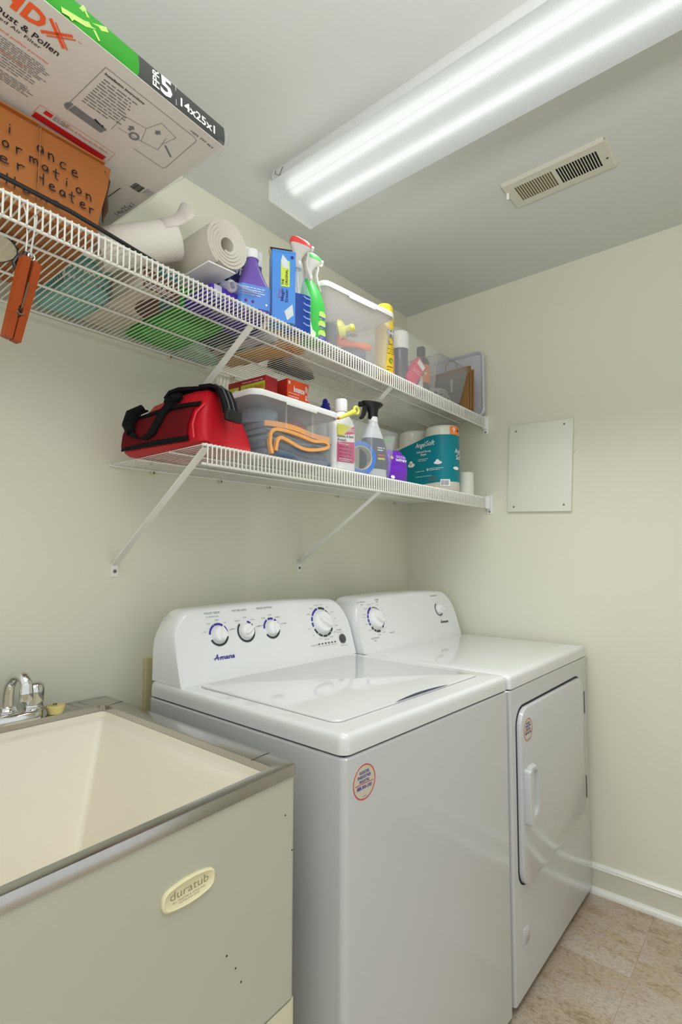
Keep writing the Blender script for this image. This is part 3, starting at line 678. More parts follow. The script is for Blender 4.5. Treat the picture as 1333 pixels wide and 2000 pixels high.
t = thing('sink_plug', 'yellowed rubber sink stopper on a chain beside the chrome faucet', 'plug', (-1.684, -0.105, 0.8805))
B().lathe([(0.0165, 0), (0.0175, 0.004), (0.0205, 0.014), (0.0205, 0.0165), (0.0185, 0.0185), (0.006, 0.018)], 24).obj('stopper', mat('yellow_rubber', (214, 200, 128), 0.5, var=0.08), t)
b = B()
for k in range(7): b.lathe([(0.0005, -0.0016), (0.0016, 0), (0.0005, 0.0016)], 6, (-0.004-0.0045*k, 0.004+0.001*k, 0.0200-0.0008*k))
b.obj('bead_chain', M_screw, t)
b = B(); b.tube([(0.0045*cos(a), 0.004+0.0045*sin(a), 0.0200) for a in [2*pi*k/10 for k in range(10)]], 0.001, 5, True); b.obj('chain_ring', M_screw, t)

# ================================================================== upper shelf
# ---- cardboard box with marker writing
M_card = mat('cardboard', (160, 96, 42), 0.7, var=0.05, scale=40, bump=0.05, bscale=160)
M_cardin = mat('cardboard_edge', (150, 96, 50), 0.8)
t = thing('cardboard_box', 'brown cardboard box with handwritten marker words under the air filters', 'box', (-1.98, -0.26, 1.8672))
bx = B(); hw, hd, hh_ = 0.212, 0.155, 0.176
bx.loft([[(x, y, z) for x, y in rr(2*w, 2*d, 0.004, 2, cx, cy)] for w, d, cx, cy, z in ((hw, hd, 0, 0, 0), (hw+0.003, hd-0.002, 0.006, 0.003, 0.06), (hw+0.010, hd-0.005, 0.016, 0.006, 0.13), (hw+0.013, hd-0.007, 0.02, 0.008, hh_))]); bx.obj('carton', M_card, t)
# flap seam, torn corner, tape-dark edge
B().strip([(0.100, -0.1575, 0.004), (0.103, -0.1525, 0.10), (0.1045, -0.1485, 0.172)], (1, 0, 0), 0.0022, 0.002).obj('flap_seam', M_cardin, t)
b = B(); b.loft([[(0.232+q, -0.142, z), (0.2365+q*1.3, -0.139, z), (0.2365, -0.130, z), (0.230, -0.136, z)] for z, q in ((0.06, -0.004), (0.085, 0.004), (0.12, 0.002), (0.15, 0.006), (0.165, -0.002))]); b.obj('torn_corner', mat('torn_card', (70, 44, 26), 0.9), t)
b = B()
for x0, x1, y0, y1 in ((-0.205, 0.102, -0.150, -0.06), (0.105, 0.228, -0.148, 0.0)): b.box(x0, x1, y0, y1, hh_, hh_+0.003)
b.obj('top_flap', M_card, t)
# stroke lettering
G = {'a': [[(.5, .5), (.25, .58), (.05, .3), (.2, .02), (.42, .12), (.5, .5), (.52, .05)]], 'p': [[(.1, .55), (.08, -.4)], [(.08, .45), (.35, .58), (.5, .3), (.3, .05), (.1, .1)]],
     'l': [[(.15, 1), (.12, .05), (.2, 0)]], 'i': [[(.15, .5), (.14, .03)], [(.16, .72), (.17, .76)]], 'n': [[(.05, .55), (.08, 0)], [(.08, .4), (.3, .57), (.42, .4), (.45, 0)]],
     'c': [[(.5, .5), (.25, .58), (.05, .28), (.2, 0), (.5, .08)]], 'e': [[(.08, .3), (.48, .34), (.4, .56), (.15, .52), (.05, .22), (.22, 0), (.55, .1)]],
     'f': [[(.5, .95), (.3, .98), (.22, .7), (.2, 0)], [(.02, .5), (.45, .55)]], 'o': [[(.3, .55), (.08, .4), (.1, .1), (.3, 0), (.5, .2), (.45, .48), (.3, .55)]],
     'r': [[(.08, .55), (.1, 0)], [(.1, .38), (.25, .55), (.45, .52)]], 'm': [[(.03, .5), (.06, 0)], [(.06, .4), (.2, .55), (.3, .4), (.32, .05)], [(.32, .4), (.5, .55), (.6, .35), (.64, 0)]],
     't': [[(.25, .95), (.22, .1), (.4, 0)], [(.02, .6), (.5, .66)]], 'H': [[(.08, 1), (.05, 0)], [(.5, 1), (.5, 0)], [(.05, .5), (.5, .54)]], 'A': [[(0, 0), (.28, 1), (.5, 0)], [(.1, .4), (.42, .42)]],
     'I': [[(.1, 1), (.1, 0)]], 'W': [[(0, 1), (.15, 0), (.3, .7), (.45, 0), (.6, 1)]], 'E': [[(.45, 1), (.05, 1), (.05, 0), (.45, 0)], [(.05, .5), (.38, .52)]]}
def hand(word, x, y, w, h, drop=0.0, lw=0.0024, seed=0):
    rnd = random.Random(seed+len(word)); out = []; st = w/len(word)
    for k, ch in enumerate(word):
        jx, jy = rnd.uniform(-.05, .05)*st, rnd.uniform(-.06, .06)*h
        for s_ in G[ch]: out.append(('l', soften([(x+k*st+jx+p*st*1.15, y+drop*k/len(word)+jy+q*h) for p, q in s_]), lw))
    return out
# rows on the front face (world x / z), face leans back slightly
def box_face(x, z): return (x+1.98, -0.1578+(z-1.867)*0.05, z-1.8672)
wr = hand('Appli', -2.015, 1.999, 0.105, 0.022, -0.006)+hand('ance', -1.882, 1.988, 0.082, 0.024, -0.012, seed=4)
wr += hand('Infor', -2.00, 1.966, 0.103, 0.022, -0.003)+hand('mation', -1.893, 1.960, 0.122, 0.021, -0.018, seed=2)
wr += hand('Water', -2.02, 1.934, 0.13, 0.021)+hand('Heater', -1.880, 1.929, 0.115, 0.022, -0.012, seed=5)
wr += hand('Home', -1.93, 1.898, 0.10, 0.02)
print_on(t, mat('marker_ink', (20, 20, 36), 0.5), wr, name='handwriting', warp=box_face)

# ---- air filters in shrink wrap: frame (s along the long edge from the right, tt up the face)
FA, FB = Vector((-1.5964, -0.59, 2.0805)), Vector((-1.6401, -0.16, 2.0535))
FX_, FT = Vector((0.9942, 0.1029, 0.03)), Vector((0.1009, -0.9929, 0.0623)).normalized()
FX_ = (FX_-FT*FX_.dot(FT)).normalized(); FNn = FX_.cross(FT).normalized(); LF, TH = 0.433, 0.043
def ff(s, tt, h=0.0): return FB+FX_*s+FT*tt+FNn*h
t = thing('air_filter_pack', 'shrink-wrapped pack of air filters, green and white, on the cardboard box', 'filter', ff(-0.32, 0.2)-Vector((0, 0, 0)))
inv = -t.location
M_fw = mat('filter_card_white', (210, 205, 198), 0.5, var=0.02); M_fg = mat('filter_card_green', (44, 140, 30), 0.4, var=0.35, scale=9)
M_fk = mat('filter_card_dark', (64, 66, 64), 0.4)
def slab(b, s0, s1, t0, t1, h0, h1): b.loft([[ff(s, tt, h)+inv for s, tt in ((s0, t0), (s1, t0), (s1, t1), (s0, t1))] for h in (h0, h1)]); return b
slab(B(), -0.66, 0, 0.0, LF, -TH*0.5, 0).obj('filter_carton', M_fw, t); slab(B(), -0.655, -0.003, 0.002, LF-0.001, -TH, -TH*0.5-0.001).obj('filter_carton', M_fw, t)
# printed front edge: bulging green and dark band
def band(s0, s1, nm, m):
    b = B(); prof = [(LF-0.0005, -0.0005), (LF+0.0035, -0.006), (LF+0.005, -TH*0.5), (LF+0.0035, -TH+0.004), (LF-0.0005, -TH)]
    b.loft([[ff(s, a, c)+inv for a, c in prof+[(LF-0.003, -TH), (LF-0.003, -0.0005)]] for s in [s0+(s1-s0)*k/4 for k in range(5)]]); return b.obj(nm, m, t)
band(-0.66, -0.201, 'green_edge', M_fg); dk = band(-0.201, 0, 'dark_edge', M_fk)
def edge(x, y):  # x = s, y = height from lower face (0) up
    return ff(x, LF+0.0056-abs(y-TH/2)*0.07, -y)+inv
gl = mat('filter_pale_green', (176, 214, 110), 0.4)
print_on(t, gl, [('l', [(-0.335, 0.004), (-0.300, 0.012), (-0.262, 0.034)], 0.008), ('l', [(-0.322, 0.002), (-0.300, 0.040)], 0.006), ('l', [(-0.276, 0.004), (-0.300, 0.038)], 0.004)], warp=edge, name='leaf_print')
print_on(dk, M_whiteink, [('t', 'FPR', -0.160, 0.004, 0.034, 0.014, 0, 0.02, 90), ('t', '5', -0.157, 0.005, 0.026, 0.034, 0, 0.03), ('t', '14x25x1', -0.112, 0.008, 0.085, 0.016, 0, 0.02), ('l', [(-0.122, 0.002), (-0.122, 0.041)], 0.0008)], warp=edge)
def fface(x, y): return ff(x, y, 0.0006)+inv
print_on(t, M_orangeink, [('t', 'H', -0.413, 0.386, 0.035, 0.029, 0, 0.04), ('t', 'D', -0.3735, 0.386, 0.031, 0.029, 0, 0.04), ('l', [(-0.341, 0.4135), (-0.306, 0.385)], 0.005), ('l', [(-0.334, 0.4145), (-0.300, 0.386)], 0.002), ('l', [(-0.340, 0.3845), (-0.308, 0.4135)], 0.005), ('l', [(-0.332, 0.384), (-0.301, 0.412)], 0.002), ('t', 'TM', -0.298, 0.412, 0.006, 0.0025)]
         + [('t', 'Captures dust and pollen particles', -0.44, 0.337, 0.134, 0.0044), ('t', 'Recommended replacement', -0.44, 0.3015, 0.114, 0.0044), ('l', [(-0.274, 0.222), (-0.274, 0.250), (-0.124, 0.250), (-0.124, 0.222)], 0.0006), ('t', 'Home & Property Air Filters', -0.225, 0.238, 0.09, 0.005)], warp=fface)
print_on(t, M_redink, [('p', [(-0.272, 0.214), (-0.131, 0.214), (-0.131, 0.229), (-0.272, 0.229)]), ('r', -0.262, 0.236, -0.248, 0.246)], warp=fface, name='red_panel')
print_on(t, M_ink, [('t', 'Dust & Pollen', -0.402, 0.3635, 0.098, 0.0115, 0, 0.01), ('t', 'Pleated Air Filter', -0.413, 0.3535, 0.086, 0.0065), ('t', '1005 797 464', -0.068, 0.412, 0.056, 0.005), ('t', '14x25x1', -0.0075, 0.085, 0.062, 0.014, 0, 0, 88), ('t', 'Installation Instructions', -0.239, 0.3935, 0.078, 0.0052, 0, 0.02)]
         + barcode(-0.050, 0.190, 0.024, 0.022)+[('l', [(-0.060, 0.172), (-0.062, 0.030)], 0.0018)], warp=fface)
print_on(t, M_greyink, lines_block(-0.44, 0.327, 0.15, 8, 0.0042, 0.0028, 2)+lines_block(-0.44, 0.292, 0.14, 4, 0.0055, 0.003, 5)+lines_block(-0.44, 0.266, 0.15, 5, 0.0042, 0.0028, 6)
         + lines_block(-0.234, 0.383, 0.075, 11, 0.0068, 0.0042, 9, 0.5)+lines_block(-0.245, 0.244, 0.03, 3, 0.004, 0.003, 3)+lines_block(-0.022, 0.212, 0.018, 5, 0.004, 0.0025, 8), warp=fface)
oc = [(-0.245, 0.407), (-0.052, 0.407), (-0.045, 0.403), (-0.037, 0.298), (-0.041, 0.291), (-0.110, 0.291)]
print_on(t, M_greyink, [('l', [(-0.245, 0.290)]+oc, 0.0009), ('l', [(-0.165, 0.300), (-0.168, 0.345), (-0.125, 0.352), (-0.112, 0.318), (-0.160, 0.312)], 0.0008), ('l', [(-0.125, 0.352), (-0.115, 0.385), (-0.075, 0.378), (-0.082, 0.340)], 0.0008),
         ('l', [(-0.112, 0.318), (-0.078, 0.325), (-0.086, 0.362)], 0.0008), ('a', -0.128, 0.318, 0.006, 0.010, 0, 360), ('p', [(-0.150, 0.3305), (-0.143, 0.338), (-0.136, 0.3305), (-0.140, 0.3305), (-0.140, 0.323), (-0.146, 0.323), (-0.146, 0.3305)]),
         ('p', [(-0.112, 0.3605), (-0.105, 0.368), (-0.098, 0.3605), (-0.102, 0.3605), (-0.102, 0.355), (-0.108, 0.355), (-0.108, 0.3605)]), ('p', [(-0.236, 0.296), (-0.170, 0.292), (-0.172, 0.276), (-0.238, 0.278)]), ('a', -0.239, 0.287, 0.0, 0.010, 90, 270), ('l', [(-0.075, 0.345), (-0.050, 0.330)], 0.004)], warp=fface, name='diagram')
print_on(t, M_ink, [('l', [(-0.196, 0.296), (-0.178, 0.290)], 0.004), ('p', [(-0.181, 0.296), (-0.168, 0.288), (-0.180, 0.284)])], warp=fface, name='arrow')
# loose shrink wrap at the right end
M_film = clear('shrink_film', (235, 236, 236), 0.07, 0.12)
b = B(); P_ = []
for k in range(13):
    tt = -0.004+(LF+0.012)*k/12; j = 0.004*sin(k*1.9)+0.003*sin(k*4.1)
    P_.append([ff(-0.02, tt, 0.0012)+inv, ff(0.004, tt, 0.0018+j*0.4)+inv, ff(0.013+j, tt, -0.010)+inv, ff(0.016+j*1.5, tt, -TH*0.5)+inv, ff(0.006, tt, -TH-0.001)+inv])
b.loft(P_, False, False, False); b.obj('shrink_wrap', M_film, t)

# ---- black rod along the shelf lip
b = B(); b.tube([(-2.30, -0.4405, 1.9035), (-1.83, -0.4385, 1.8885), (-1.645, -0.4235, 1.8765)], 0.0042, 8)
tag(b.obj('plastic_rod', M_black), 'thin black rod lying along the front lip before the cardboard box', 'rod')

# ---- woven disc under the box
t = thing('woven_disc', 'round cream woven mesh disc with black rim beneath the cardboard box', 'strainer', (-1.93, -0.235, 1.8672))
b = B(); R0 = 0.078
for i in range(-12, 13):
    o = i*0.006; L = sqrt(max(0, R0*R0-o*o))
    if L > 0.01:
        b.strip([(-L, o, -0.0030), (L, o, -0.0030)], (0, 1, 0), 0.0046, 0.0008)
        if i % 2: b.strip([(o, -L, -0.0022), (o, L, -0.0022)], (1, 0, 0), 0.0036, 0.0008)
b.obj('mesh', mat('woven_cream', (222, 216, 196), 0.7), t, kind='stuff')
b = B(); b.tube([(R0*cos(a), R0*sin(a), -0.0028) for a in [2*pi*k/36 for k in range(36)]], 0.0016, 6, True); b.obj('rim', M_black, t)

# ---- hanging clothespin on a wire hook, and the black loop behind
t = thing('clothespin', 'giant orange-stained wooden clothespin hanging from the upper shelf', 'clothespin', (-1.898, -0.452, 1.7585), rot=(radians(3), radians(9), radians(10)))
M_pin = mat('stained_wood', (158, 66, 10), 0.45, spec=0.3, var=0.22, scale=22, bump=0.05)
for s in (-1, 1):
    b = B(); o = [(0.003*s, 0.0), (0.0155*s, -0.002), (0.0165*s, -0.030), (0.0160*s, -0.045), (0.0135*s, -0.150), (0.0012*s, -0.150), (0.0010*s, -0.112), (0.0042*s, -0.104), (0.0042*s, -0.094), (0.0008*s, -0.086), (0.0025*s, -0.035)]
    b.loft([[(x, y, z) for x, z in (o if s > 0 else o[::-1])] for y in (-0.008, 0.008)]); b.obj('jaw', M_pin, t)
b = B(); b.tube([(0.0055*cos(a), 0.0105-0.021*k/30, -0.099+0.0055*sin(a)) for k, a in [(k, 2*pi*k/10) for k in range(31)]], 0.0011, 5); b.tube([(0, -0.0095, -0.094), (0.001, -0.0095, -0.045)], 0.0012, 5); b.obj('spring', M_screw, t)
b = B(); b.tube([(0.0055*cos(a), 0, 0.006+0.0062*sin(a)) for a in [2*pi*k/14 for k in range(14)]], 0.0017, 6, True); b.obj('screw_eye', M_chrome, t)
b = B(); b.tube([(-1.8945, -0.4535, 1.841), (-1.8935, -0.4585, 1.838), (-1.8938, -0.4600, 1.828), (-1.8965, -0.4560, 1.800), (-1.8985, -0.4530, 1.772), (-1.8975, -0.4525, 1.7665), (-1.8950, -0.4515, 1.7662)], 0.0016, 6)
tag(b.obj('wire_hook', mat('hook_wire', (214, 214, 210), 0.3, metal=0.5)), 'thin pale wire hook from which the giant clothespin hangs', 'hook')
t = thing('plastic_hook', 'black plastic S-shaped loop hanging behind the giant clothespin', 'hook', (-1.908, -0.440, 1.775))
b = B(); b.tube([(0.006, 0, 0.0), (0.004, 0, -0.008), (-0.006, 0, -0.014), (-0.012, 0, -0.026), (-0.008, 0, -0.038), (0.004, 0, -0.042), (0.012, 0, -0.036)], [0.0045, 0.005, 0.0045, 0.0042, 0.004, 0.0038, 0.0034], 8); b.obj('loop', M_black, t)
b = B(); b.tube([(0.006, 0, 0), (0.007, -0.001, 0.03), (0.004, -0.002, 0.066), (0.000, 0.004, 0.088)], 0.0014, 5); b.obj('wire', M_wire, t)

# ---- teal basket
t = thing('basket', 'teal plastic basket with slotted sides at the back of the upper shelf', 'basket', (-1.682, -0.112, ZU(-1.68)))
M_teal = mat('teal_plastic', (150, 222, 216), 0.4, trans=0.25)
b = B(); bw, bd_, bh = 0.120, 0.170, 0.080
b.loft([[(x, y, z) for x, y in rr(bw-0.018-q, bd_-0.018-q, 0.012, 4)] for q, z in ((0, 0.0018), (0, 0.0), (0.01, 0.0), )][::-1], True, True)
def slotted(b, p0, p1, n, top):
    p0, p1 = Vector(p0), Vector(p1); out = (p1-p0).cross(Vector((0, 0, 1))).normalized()
    lev = [(0, 0), (0.022, 0.002), (0.032, 0.003), (0.046, 0.0045), (0.056, 0.0055), (top, 0.0085), (top+0.002, 0.013), (top-0.006, 0.014)]
    cols = []
    for k in range(n*2+1): cols.append((k+0.0)/(n*2))
    for li in range(len(lev)-1):
        for k in range(n*2):
            if li in (1, 3) and k % 2 == 1: continue
            q = []
            for (u, l) in ((cols[k], li), (cols[k+1], li), (cols[k+1], li+1), (cols[k], li+1)): q.append(p0.lerp(p1, u)+out*lev[l][1]+Vector((0, 0, lev[l][0])))
            b.quad(*q)
w2, d2 = bw/2-0.009, bd_/2-0.009
for p, q, n in (((-w2, -d2, 0), (w2, -d2, 0), 9), ((w2, -d2, 0), (w2, d2, 0), 11), ((w2, d2, 0), (-w2, d2, 0), 9), ((-w2, d2, 0), (-w2, -d2, 0), 11)): slotted(b, p, q, n, bh)
bmesh.ops.remove_doubles(b.bm, verts=b.bm.verts, dist=0.0004)
o = b.obj('tub', M_teal, t); md = o.modifiers.new('thick', 'SOLIDIFY'); md.thickness = 0.0016

# ---- embossed paper towel roll lying askew
t = thing('paper_towel_roll', 'white embossed paper towel roll lying beside the cardboard box', 'paper roll', (-1.712, -0.295, 1.920))
M_towel = mat('embossed_paper', (216, 211, 202), 0.85, var=0.03, bump=0.8, bscale=110)
ad = Vector((0.155, -0.069, 0.072)); al = ad.length; az = ad.normalized(); ax_ = az.cross(Vector((0, 0, 1))).normalized(); ay_ = az.cross(ax_)
A3 = Matrix((ax_, ay_, az)).transposed()
b = B(); b.lathe([(0.018, 0.0), (0.044, 0.0), (0.0455, 0.003), (0.0455, al-0.003), (0.044, al), (0.018, al), (0.018, al-0.02)], 32, (0, 0, 0), A3, caps=True); b.obj('roll', M_towel, t)
b = B(); rg = []
for k in range(8):
    a = radians(282+k*10)
    rg.append([A3 @ Vector((r*cos(a), r*sin(a), al+h)) for h, r in ((-0.030, 0.0457), (-0.004, 0.0460), (0.008, 0.0485), (0.022, 0.057), (0.036, 0.072))])
b.loft(rg, False, False, False); o = b.obj('loose_sheet', M_towel, t); o.modifiers.new('thick', 'SOLIDIFY').thickness = 0.0006

# ---- printed food package
t = thing('snack_carton', 'beige carton with brown and teal print behind the white rolls', 'carton', (-1.572, -0.165, ZU(-1.57)), radians(4))
M_beige = mat('carton_beige', (216, 206, 192), 0.5)
B().box(-0.052, 0.052, -0.15, 0.135, 0, 0.078, 0.004).obj('carton', M_beige, t)
M_brown = mat('print_brown', (92, 58, 44), 0.5, var=0.3, scale=60); M_dteal = mat('print_teal', (36, 106, 104), 0.5)
el = ell(0.15, 0.15, 40, 2, 0.06, -0.085)
el = [(max(-0.051, min(0.051, x)), max(-0.149, min(0.134, y))) for x, y in el]
print_on(t, M_brown, [('p', [(x, -y) for x, y in el])], (0, 0, 0), (1, 0, 0), (0, -1, 0), 0.0005, name='brown_panel')
print_on(t, M_brown, [('r', -0.051, 0.002, 0.051, 0.05)], (0, -0.15, 0), (1, 0, 0), (0, 0, 1), 0.0005, name='brown_panel')
print_on(t, M_dteal, [('r', -0.012, 0.05, 0.051, 0.077)], (0, -0.15, 0), (1, 0, 0), (0, 0, 1), 0.0006, name='teal_panel')
print_on(t, M_dteal, [('p', [(0.0, 0.149), (0.051, 0.149), (0.051, 0.085), (0.02, 0.105)])], (0, 0, 0), (1, 0, 0), (0, -1, 0), 0.0007, name='teal_panel')
print_on(t, M_whiteink, [('t', 'Variety', -0.04, 0.022, 0.05, 0.012, 0, 0.02), ('t', 'PACK', 0.0, 0.058, 0.04, 0.012, 0, 0.02)]+lines_block(-0.045, 0.014, 0.08, 3, 0.004, 0.003, 4), (0, -0.15, 0), (1, 0, 0), (0, 0, 1), 0.0009)

# ---- shelf liner roll with spiral end
t = thing('liner_roll', 'big roll of cushioned white shelf liner, spiral end facing out', 'roll', (-1.452, -0.425, 2.003))
M_foam = mat('liner_foam', (208, 202, 190), 0.75, var=0.03, bump=0.3, bscale=260)
M_foamd = mat('liner_inner', (196, 192, 182), 0.85, bump=0.5, bscale=400)
b = B(); turns = 5.0; N_ = 120; Ln = 0.235; th = 0.0080; ro, ri = [], []
for k in range(N_+1):
    a = 2*pi*turns*k/N_-radians(120); r = 0.0140+0.0083*turns*k/N_
    r *= 1+0.05*sin(2*a)*(1-k/N_)
    ri.append((r*cos(a), r*sin(a))); ro.append(((r+th)*cos(a), (r+th)*sin(a)))
rg = []
for k in range(N_+1):
    (x0, z0), (x1, z1) = ri[k], ro[k]
    rg.append([(x0, 0.002, z0), (x1, 0.0, z1), (x1-0.012*0, Ln, z1), (x0, Ln, z0)])
b.loft(rg, True, True, True); b.obj('liner', M_foam, t)
b = B(); b.loft([[(x, y, z) for x, z in ell(0.10, 0.10, 24)] for y in (Ln*0.9, Ln*0.92)]); b.obj('core', M_foamd, t)
# loose end hanging towards the lip
b = B(); b.strip([(-0.018, 0.15, -0.0655), (-0.020, 0.04, -0.0655), (-0.020, -0.004, -0.0655)], (1, 0, 0.05), 0.080, 0.0032); b.obj('loose_end', M_white, t)

# ---- green dish tub
t = thing('dish_tub', 'bright green translucent plastic tub upside down at the back of the upper shelf', 'tub', (-1.428, -0.160, ZU(-1.43)))
M_green = mat('green_plastic', (30, 200, 30), 0.35, trans=0.45)
b = B(); b.loft([[(x, y, z) for x, y in rr(w, d, r, 6)] for w, d, r, z in ((0.165, 0.262, 0.03, 0.0), (0.165, 0.262, 0.03, 0.004), (0.152, 0.248, 0.03, 0.006), (0.140, 0.235, 0.03, 0.075), (0.130, 0.225, 0.03, 0.082), (0.10, 0.19, 0.02, 0.082))]); b.bm.faces.ensure_lookup_table(); b.obj('shell', M_green, t)
b = B(); b.loft([[(x, y, z) for x, y in rr(w, d, 0.035, 8, 0.006, 0.01)] for w, d, z in ((0.118, 0.165, -0.0006), (0.124, 0.172, 0.0004))]); b.obj('raised_base', mat('green_plastic_light', (70, 235, 60), 0.3, trans=0.45), t)
t = thing('storage_tray', 'pale mint translucent tray at the back beside the bright green tub', 'tray', (-1.262, -0.050, ZU(-1.26)))
b = B(); b.loft([[(x, y, z) for x, y in rr(w, d, 0.015, 4)] for w, d, z in ((0.150, 0.062, 0), (0.160, 0.070, 0.07), (0.168, 0.078, 0.072), (0.168, 0.078, 0.069), (0.156, 0.066, 0.068), (0.146, 0.058, 0.003))]); b.obj('shell', mat('mint_plastic', (196, 228, 204), 0.35, trans=0.4), t)

# ---- purple wipes pack, small roll, clear bag
t = thing('wipes_pack', 'purple pack of floor wipes beneath the small white roll', 'wipes', (-1.385, -0.322, ZU(-1.385)))
M_purp = mat('purple_film', (74, 44, 168), 0.3, var=0.12, scale=20); M_lil = mat('lilac_film', (196, 192, 226), 0.3)
b = B(); b.loft([[(x, y, z) for x, y in rr(w, d, 0.01, 3)] for w, d, z in ((0.168, 0.125, 0), (0.182, 0.14, 0.006), (0.186, 0.144, 0.024), (0.18, 0.138, 0.042), (0.166, 0.122, 0.048))]); b.obj('pack', M_purp, t)
print_on(t, M_lil, [('r', -0.085, 0.010, -0.062, 0.04), ('r', 0.045, 0.010, 0.085, 0.04)], (0, -0.0725, 0), (1, 0, 0), (0, 0, 1), 0.0006, name='end_panel')
print_on(t, M_lil, [('l', [(-0.055, 0.03), (0.03, 0.025)], 0.004)]+lines_block(-0.05, 0.022, 0.08, 3, 0.006, 0.004, 3), (0, 0, -0.0004), (1, 0, 0), (0, -1, 0), 0.0005, name='print')
t = thing('paper_roll', 'small narrow white roll with open core near the purple bottle', 'paper roll', (-1.418, -0.400, 1.9235))
ay = Matrix(((1, 0, 0), (0, 0, 1), (0, -1, 0)))
b = B(); b.lathe([(0.008, 0.012), (0.008, 0), (0.0145, 0), (0.0155, 0.002), (0.0155, 0.16), (0.008, 0.16)], 24, (0, 0, 0), Matrix(((1, 0, 0), (0, 0, 1), (0, 1, 0)))); b.obj('roll', M_towel, t)
B().lathe([(0.0078, 0.010), (0.0078, 0.012)], 16, (0, 0, 0), Matrix(((1, 0, 0), (0, 0, 1), (0, 1, 0)))).obj('core', mat('core_grey', (120, 116, 108), 0.9), t)
t = thing('plastic_bag', 'crumpled clear bluish bag beneath the small white roll', 'bag', (-1.402, -0.404, 1.9105))
b = B(); rg = []
for k in range(7):
    q = k/6; w = 0.098*(1-0.25*(2*q-1)**2); hgt = 0.004+0.026*sin(pi*min(1, q*0.9+0.08))
    ring = []
    for a in [2*pi*i/16 for i in range(16)]:
        j = 1+0.16*sin(3*a+k*1.7)+0.08*sin(7*a-k)
        ring.append((w/2*cos(a)*j, -0.028+0.06*q, max(-0.0015, hgt*0.5*(sin(a)+1)*j*0.5)))
    rg.append(ring)
b.loft(rg); b.obj('film', clear('bag_film', (206, 212, 240), 0.32, 0.2), t)

# ---- floor cleaner box
t = thing('cleaner_box', 'dark blue floor cleaner box half hidden behind the purple bottle', 'box', (-1.322, -0.305, ZU(-1.32)), radians(-8))
M_navy = mat('navy_card', (34, 40, 110), 0.4)
B().box(-0.052, 0.052, -0.035, 0.035, 0, 0.222, 0.001).obj('carton', M_navy, t)
print_on(t, M_white, [('r', -0.052, 0.180, 0.052, 0.221), ('t', 'WETJET', -0.047, 0.133, 0.085, 0.020, 0.1, 0.03)], (0, -0.035, 0), (1, 0, 0), (0, 0, 1), 0.0006)
print_on(t, mat('sky_print', (74, 142, 214), 0.4), [('r', -0.052, 0.035, 0.052, 0.075), ('p', [(-0.052, 0.118), (-0.02, 0.10), (0.052, 0.122), (0.052, 0.09), (-0.052, 0.085)])], (0, -0.035, 0), (1, 0, 0), (0, 0, 1), 0.0007, name='blue_panel')
print_on(t, M_redink, [('r', -0.048, 0.092, -0.012, 0.106)], (0, -0.035, 0), (1, 0, 0), (0, 0, 1), 0.0009, name='red_panel')
print_on(t, M_whiteink, [('t', 'REFILLS', -0.046, 0.0955, 0.032, 0.006, 0, 0.02)], (0, -0.035, 0), (1, 0, 0), (0, 0, 1), 0.0012)

# ---- purple refill bottle
t = thing('cleaner_bottle', 'purple bottle with white cap and blue label on the shelf lip', 'bottle', (-1.345, -0.386, ZU(-1.35)), radians(-26))
M_pb = mat('purple_plastic', (138, 108, 206), 0.3, trans=0.3); M_pl = mat('label_blue', (92, 142, 226), 0.35)
def rrings(secs, n=5): return [[(x, y, q[0]) for x, y in rr(q[1], q[2], q[3], n, q[4] if len(q) > 4 else 0)] for q in secs]
b = B(); b.loft(rrings([(0, 0.070, 0.060, 0.016), (0.004, 0.082, 0.072, 0.018), (0.070, 0.084, 0.074, 0.014), (0.084, 0.074, 0.068, 0.018), (0.108, 0.060, 0.056, 0.022), (0.128, 0.048, 0.045, 0.0215), (0.140, 0.038, 0.036, 0.0178), (0.144, 0.033, 0.033, 0.0164), (0.158, 0.033, 0.033, 0.0164)])); b.obj('bottle', M_pb, t)
b = B(); b.loft(rrings([(0.010, 0.0836, 0.0736, 0.0162), (0.010, 0.0862, 0.0762, 0.0152), (0.070, 0.0880, 0.0780, 0.0140), (0.070, 0.0840, 0.0740, 0.0150)])); lb = b.obj('label', M_pl, t)
b = B(); b.lathe([(0.0185, 0.156), (0.0185, 0.176), (0.017, 0.180), (0.004, 0.1805)], 28); b.obj('cap', M_white, t)
print_on(lb, M_whiteink, lines_block(-0.034, 0.060, 0.06, 4, 0.006, 0.0035, 4)+[('a', 0.030, 0.023, 0, 0.0028, 0, 360)], (0, -0.0384, 0), (1, 0, 0), (0, -0.012, 1), 0.0006)
print_on(lb, mat('label_violet', (90, 50, 140), 0.5), [('a', -0.006, 0.026, 0, 0.004, 0, 360), ('a', -0.024, 0.026, 0, 0.004, 0, 360)], (0, -0.0384, 0), (1, 0, 0), (0, -0.012, 1), 0.0007, name='logo')
print_on(lb, M_whiteink, lines_block(-0.028, 0.058, 0.055, 3, 0.005, 0.003, 7), (0.0438, 0, 0), (0, 1, 0), (0, 0, 1), 0.0006)

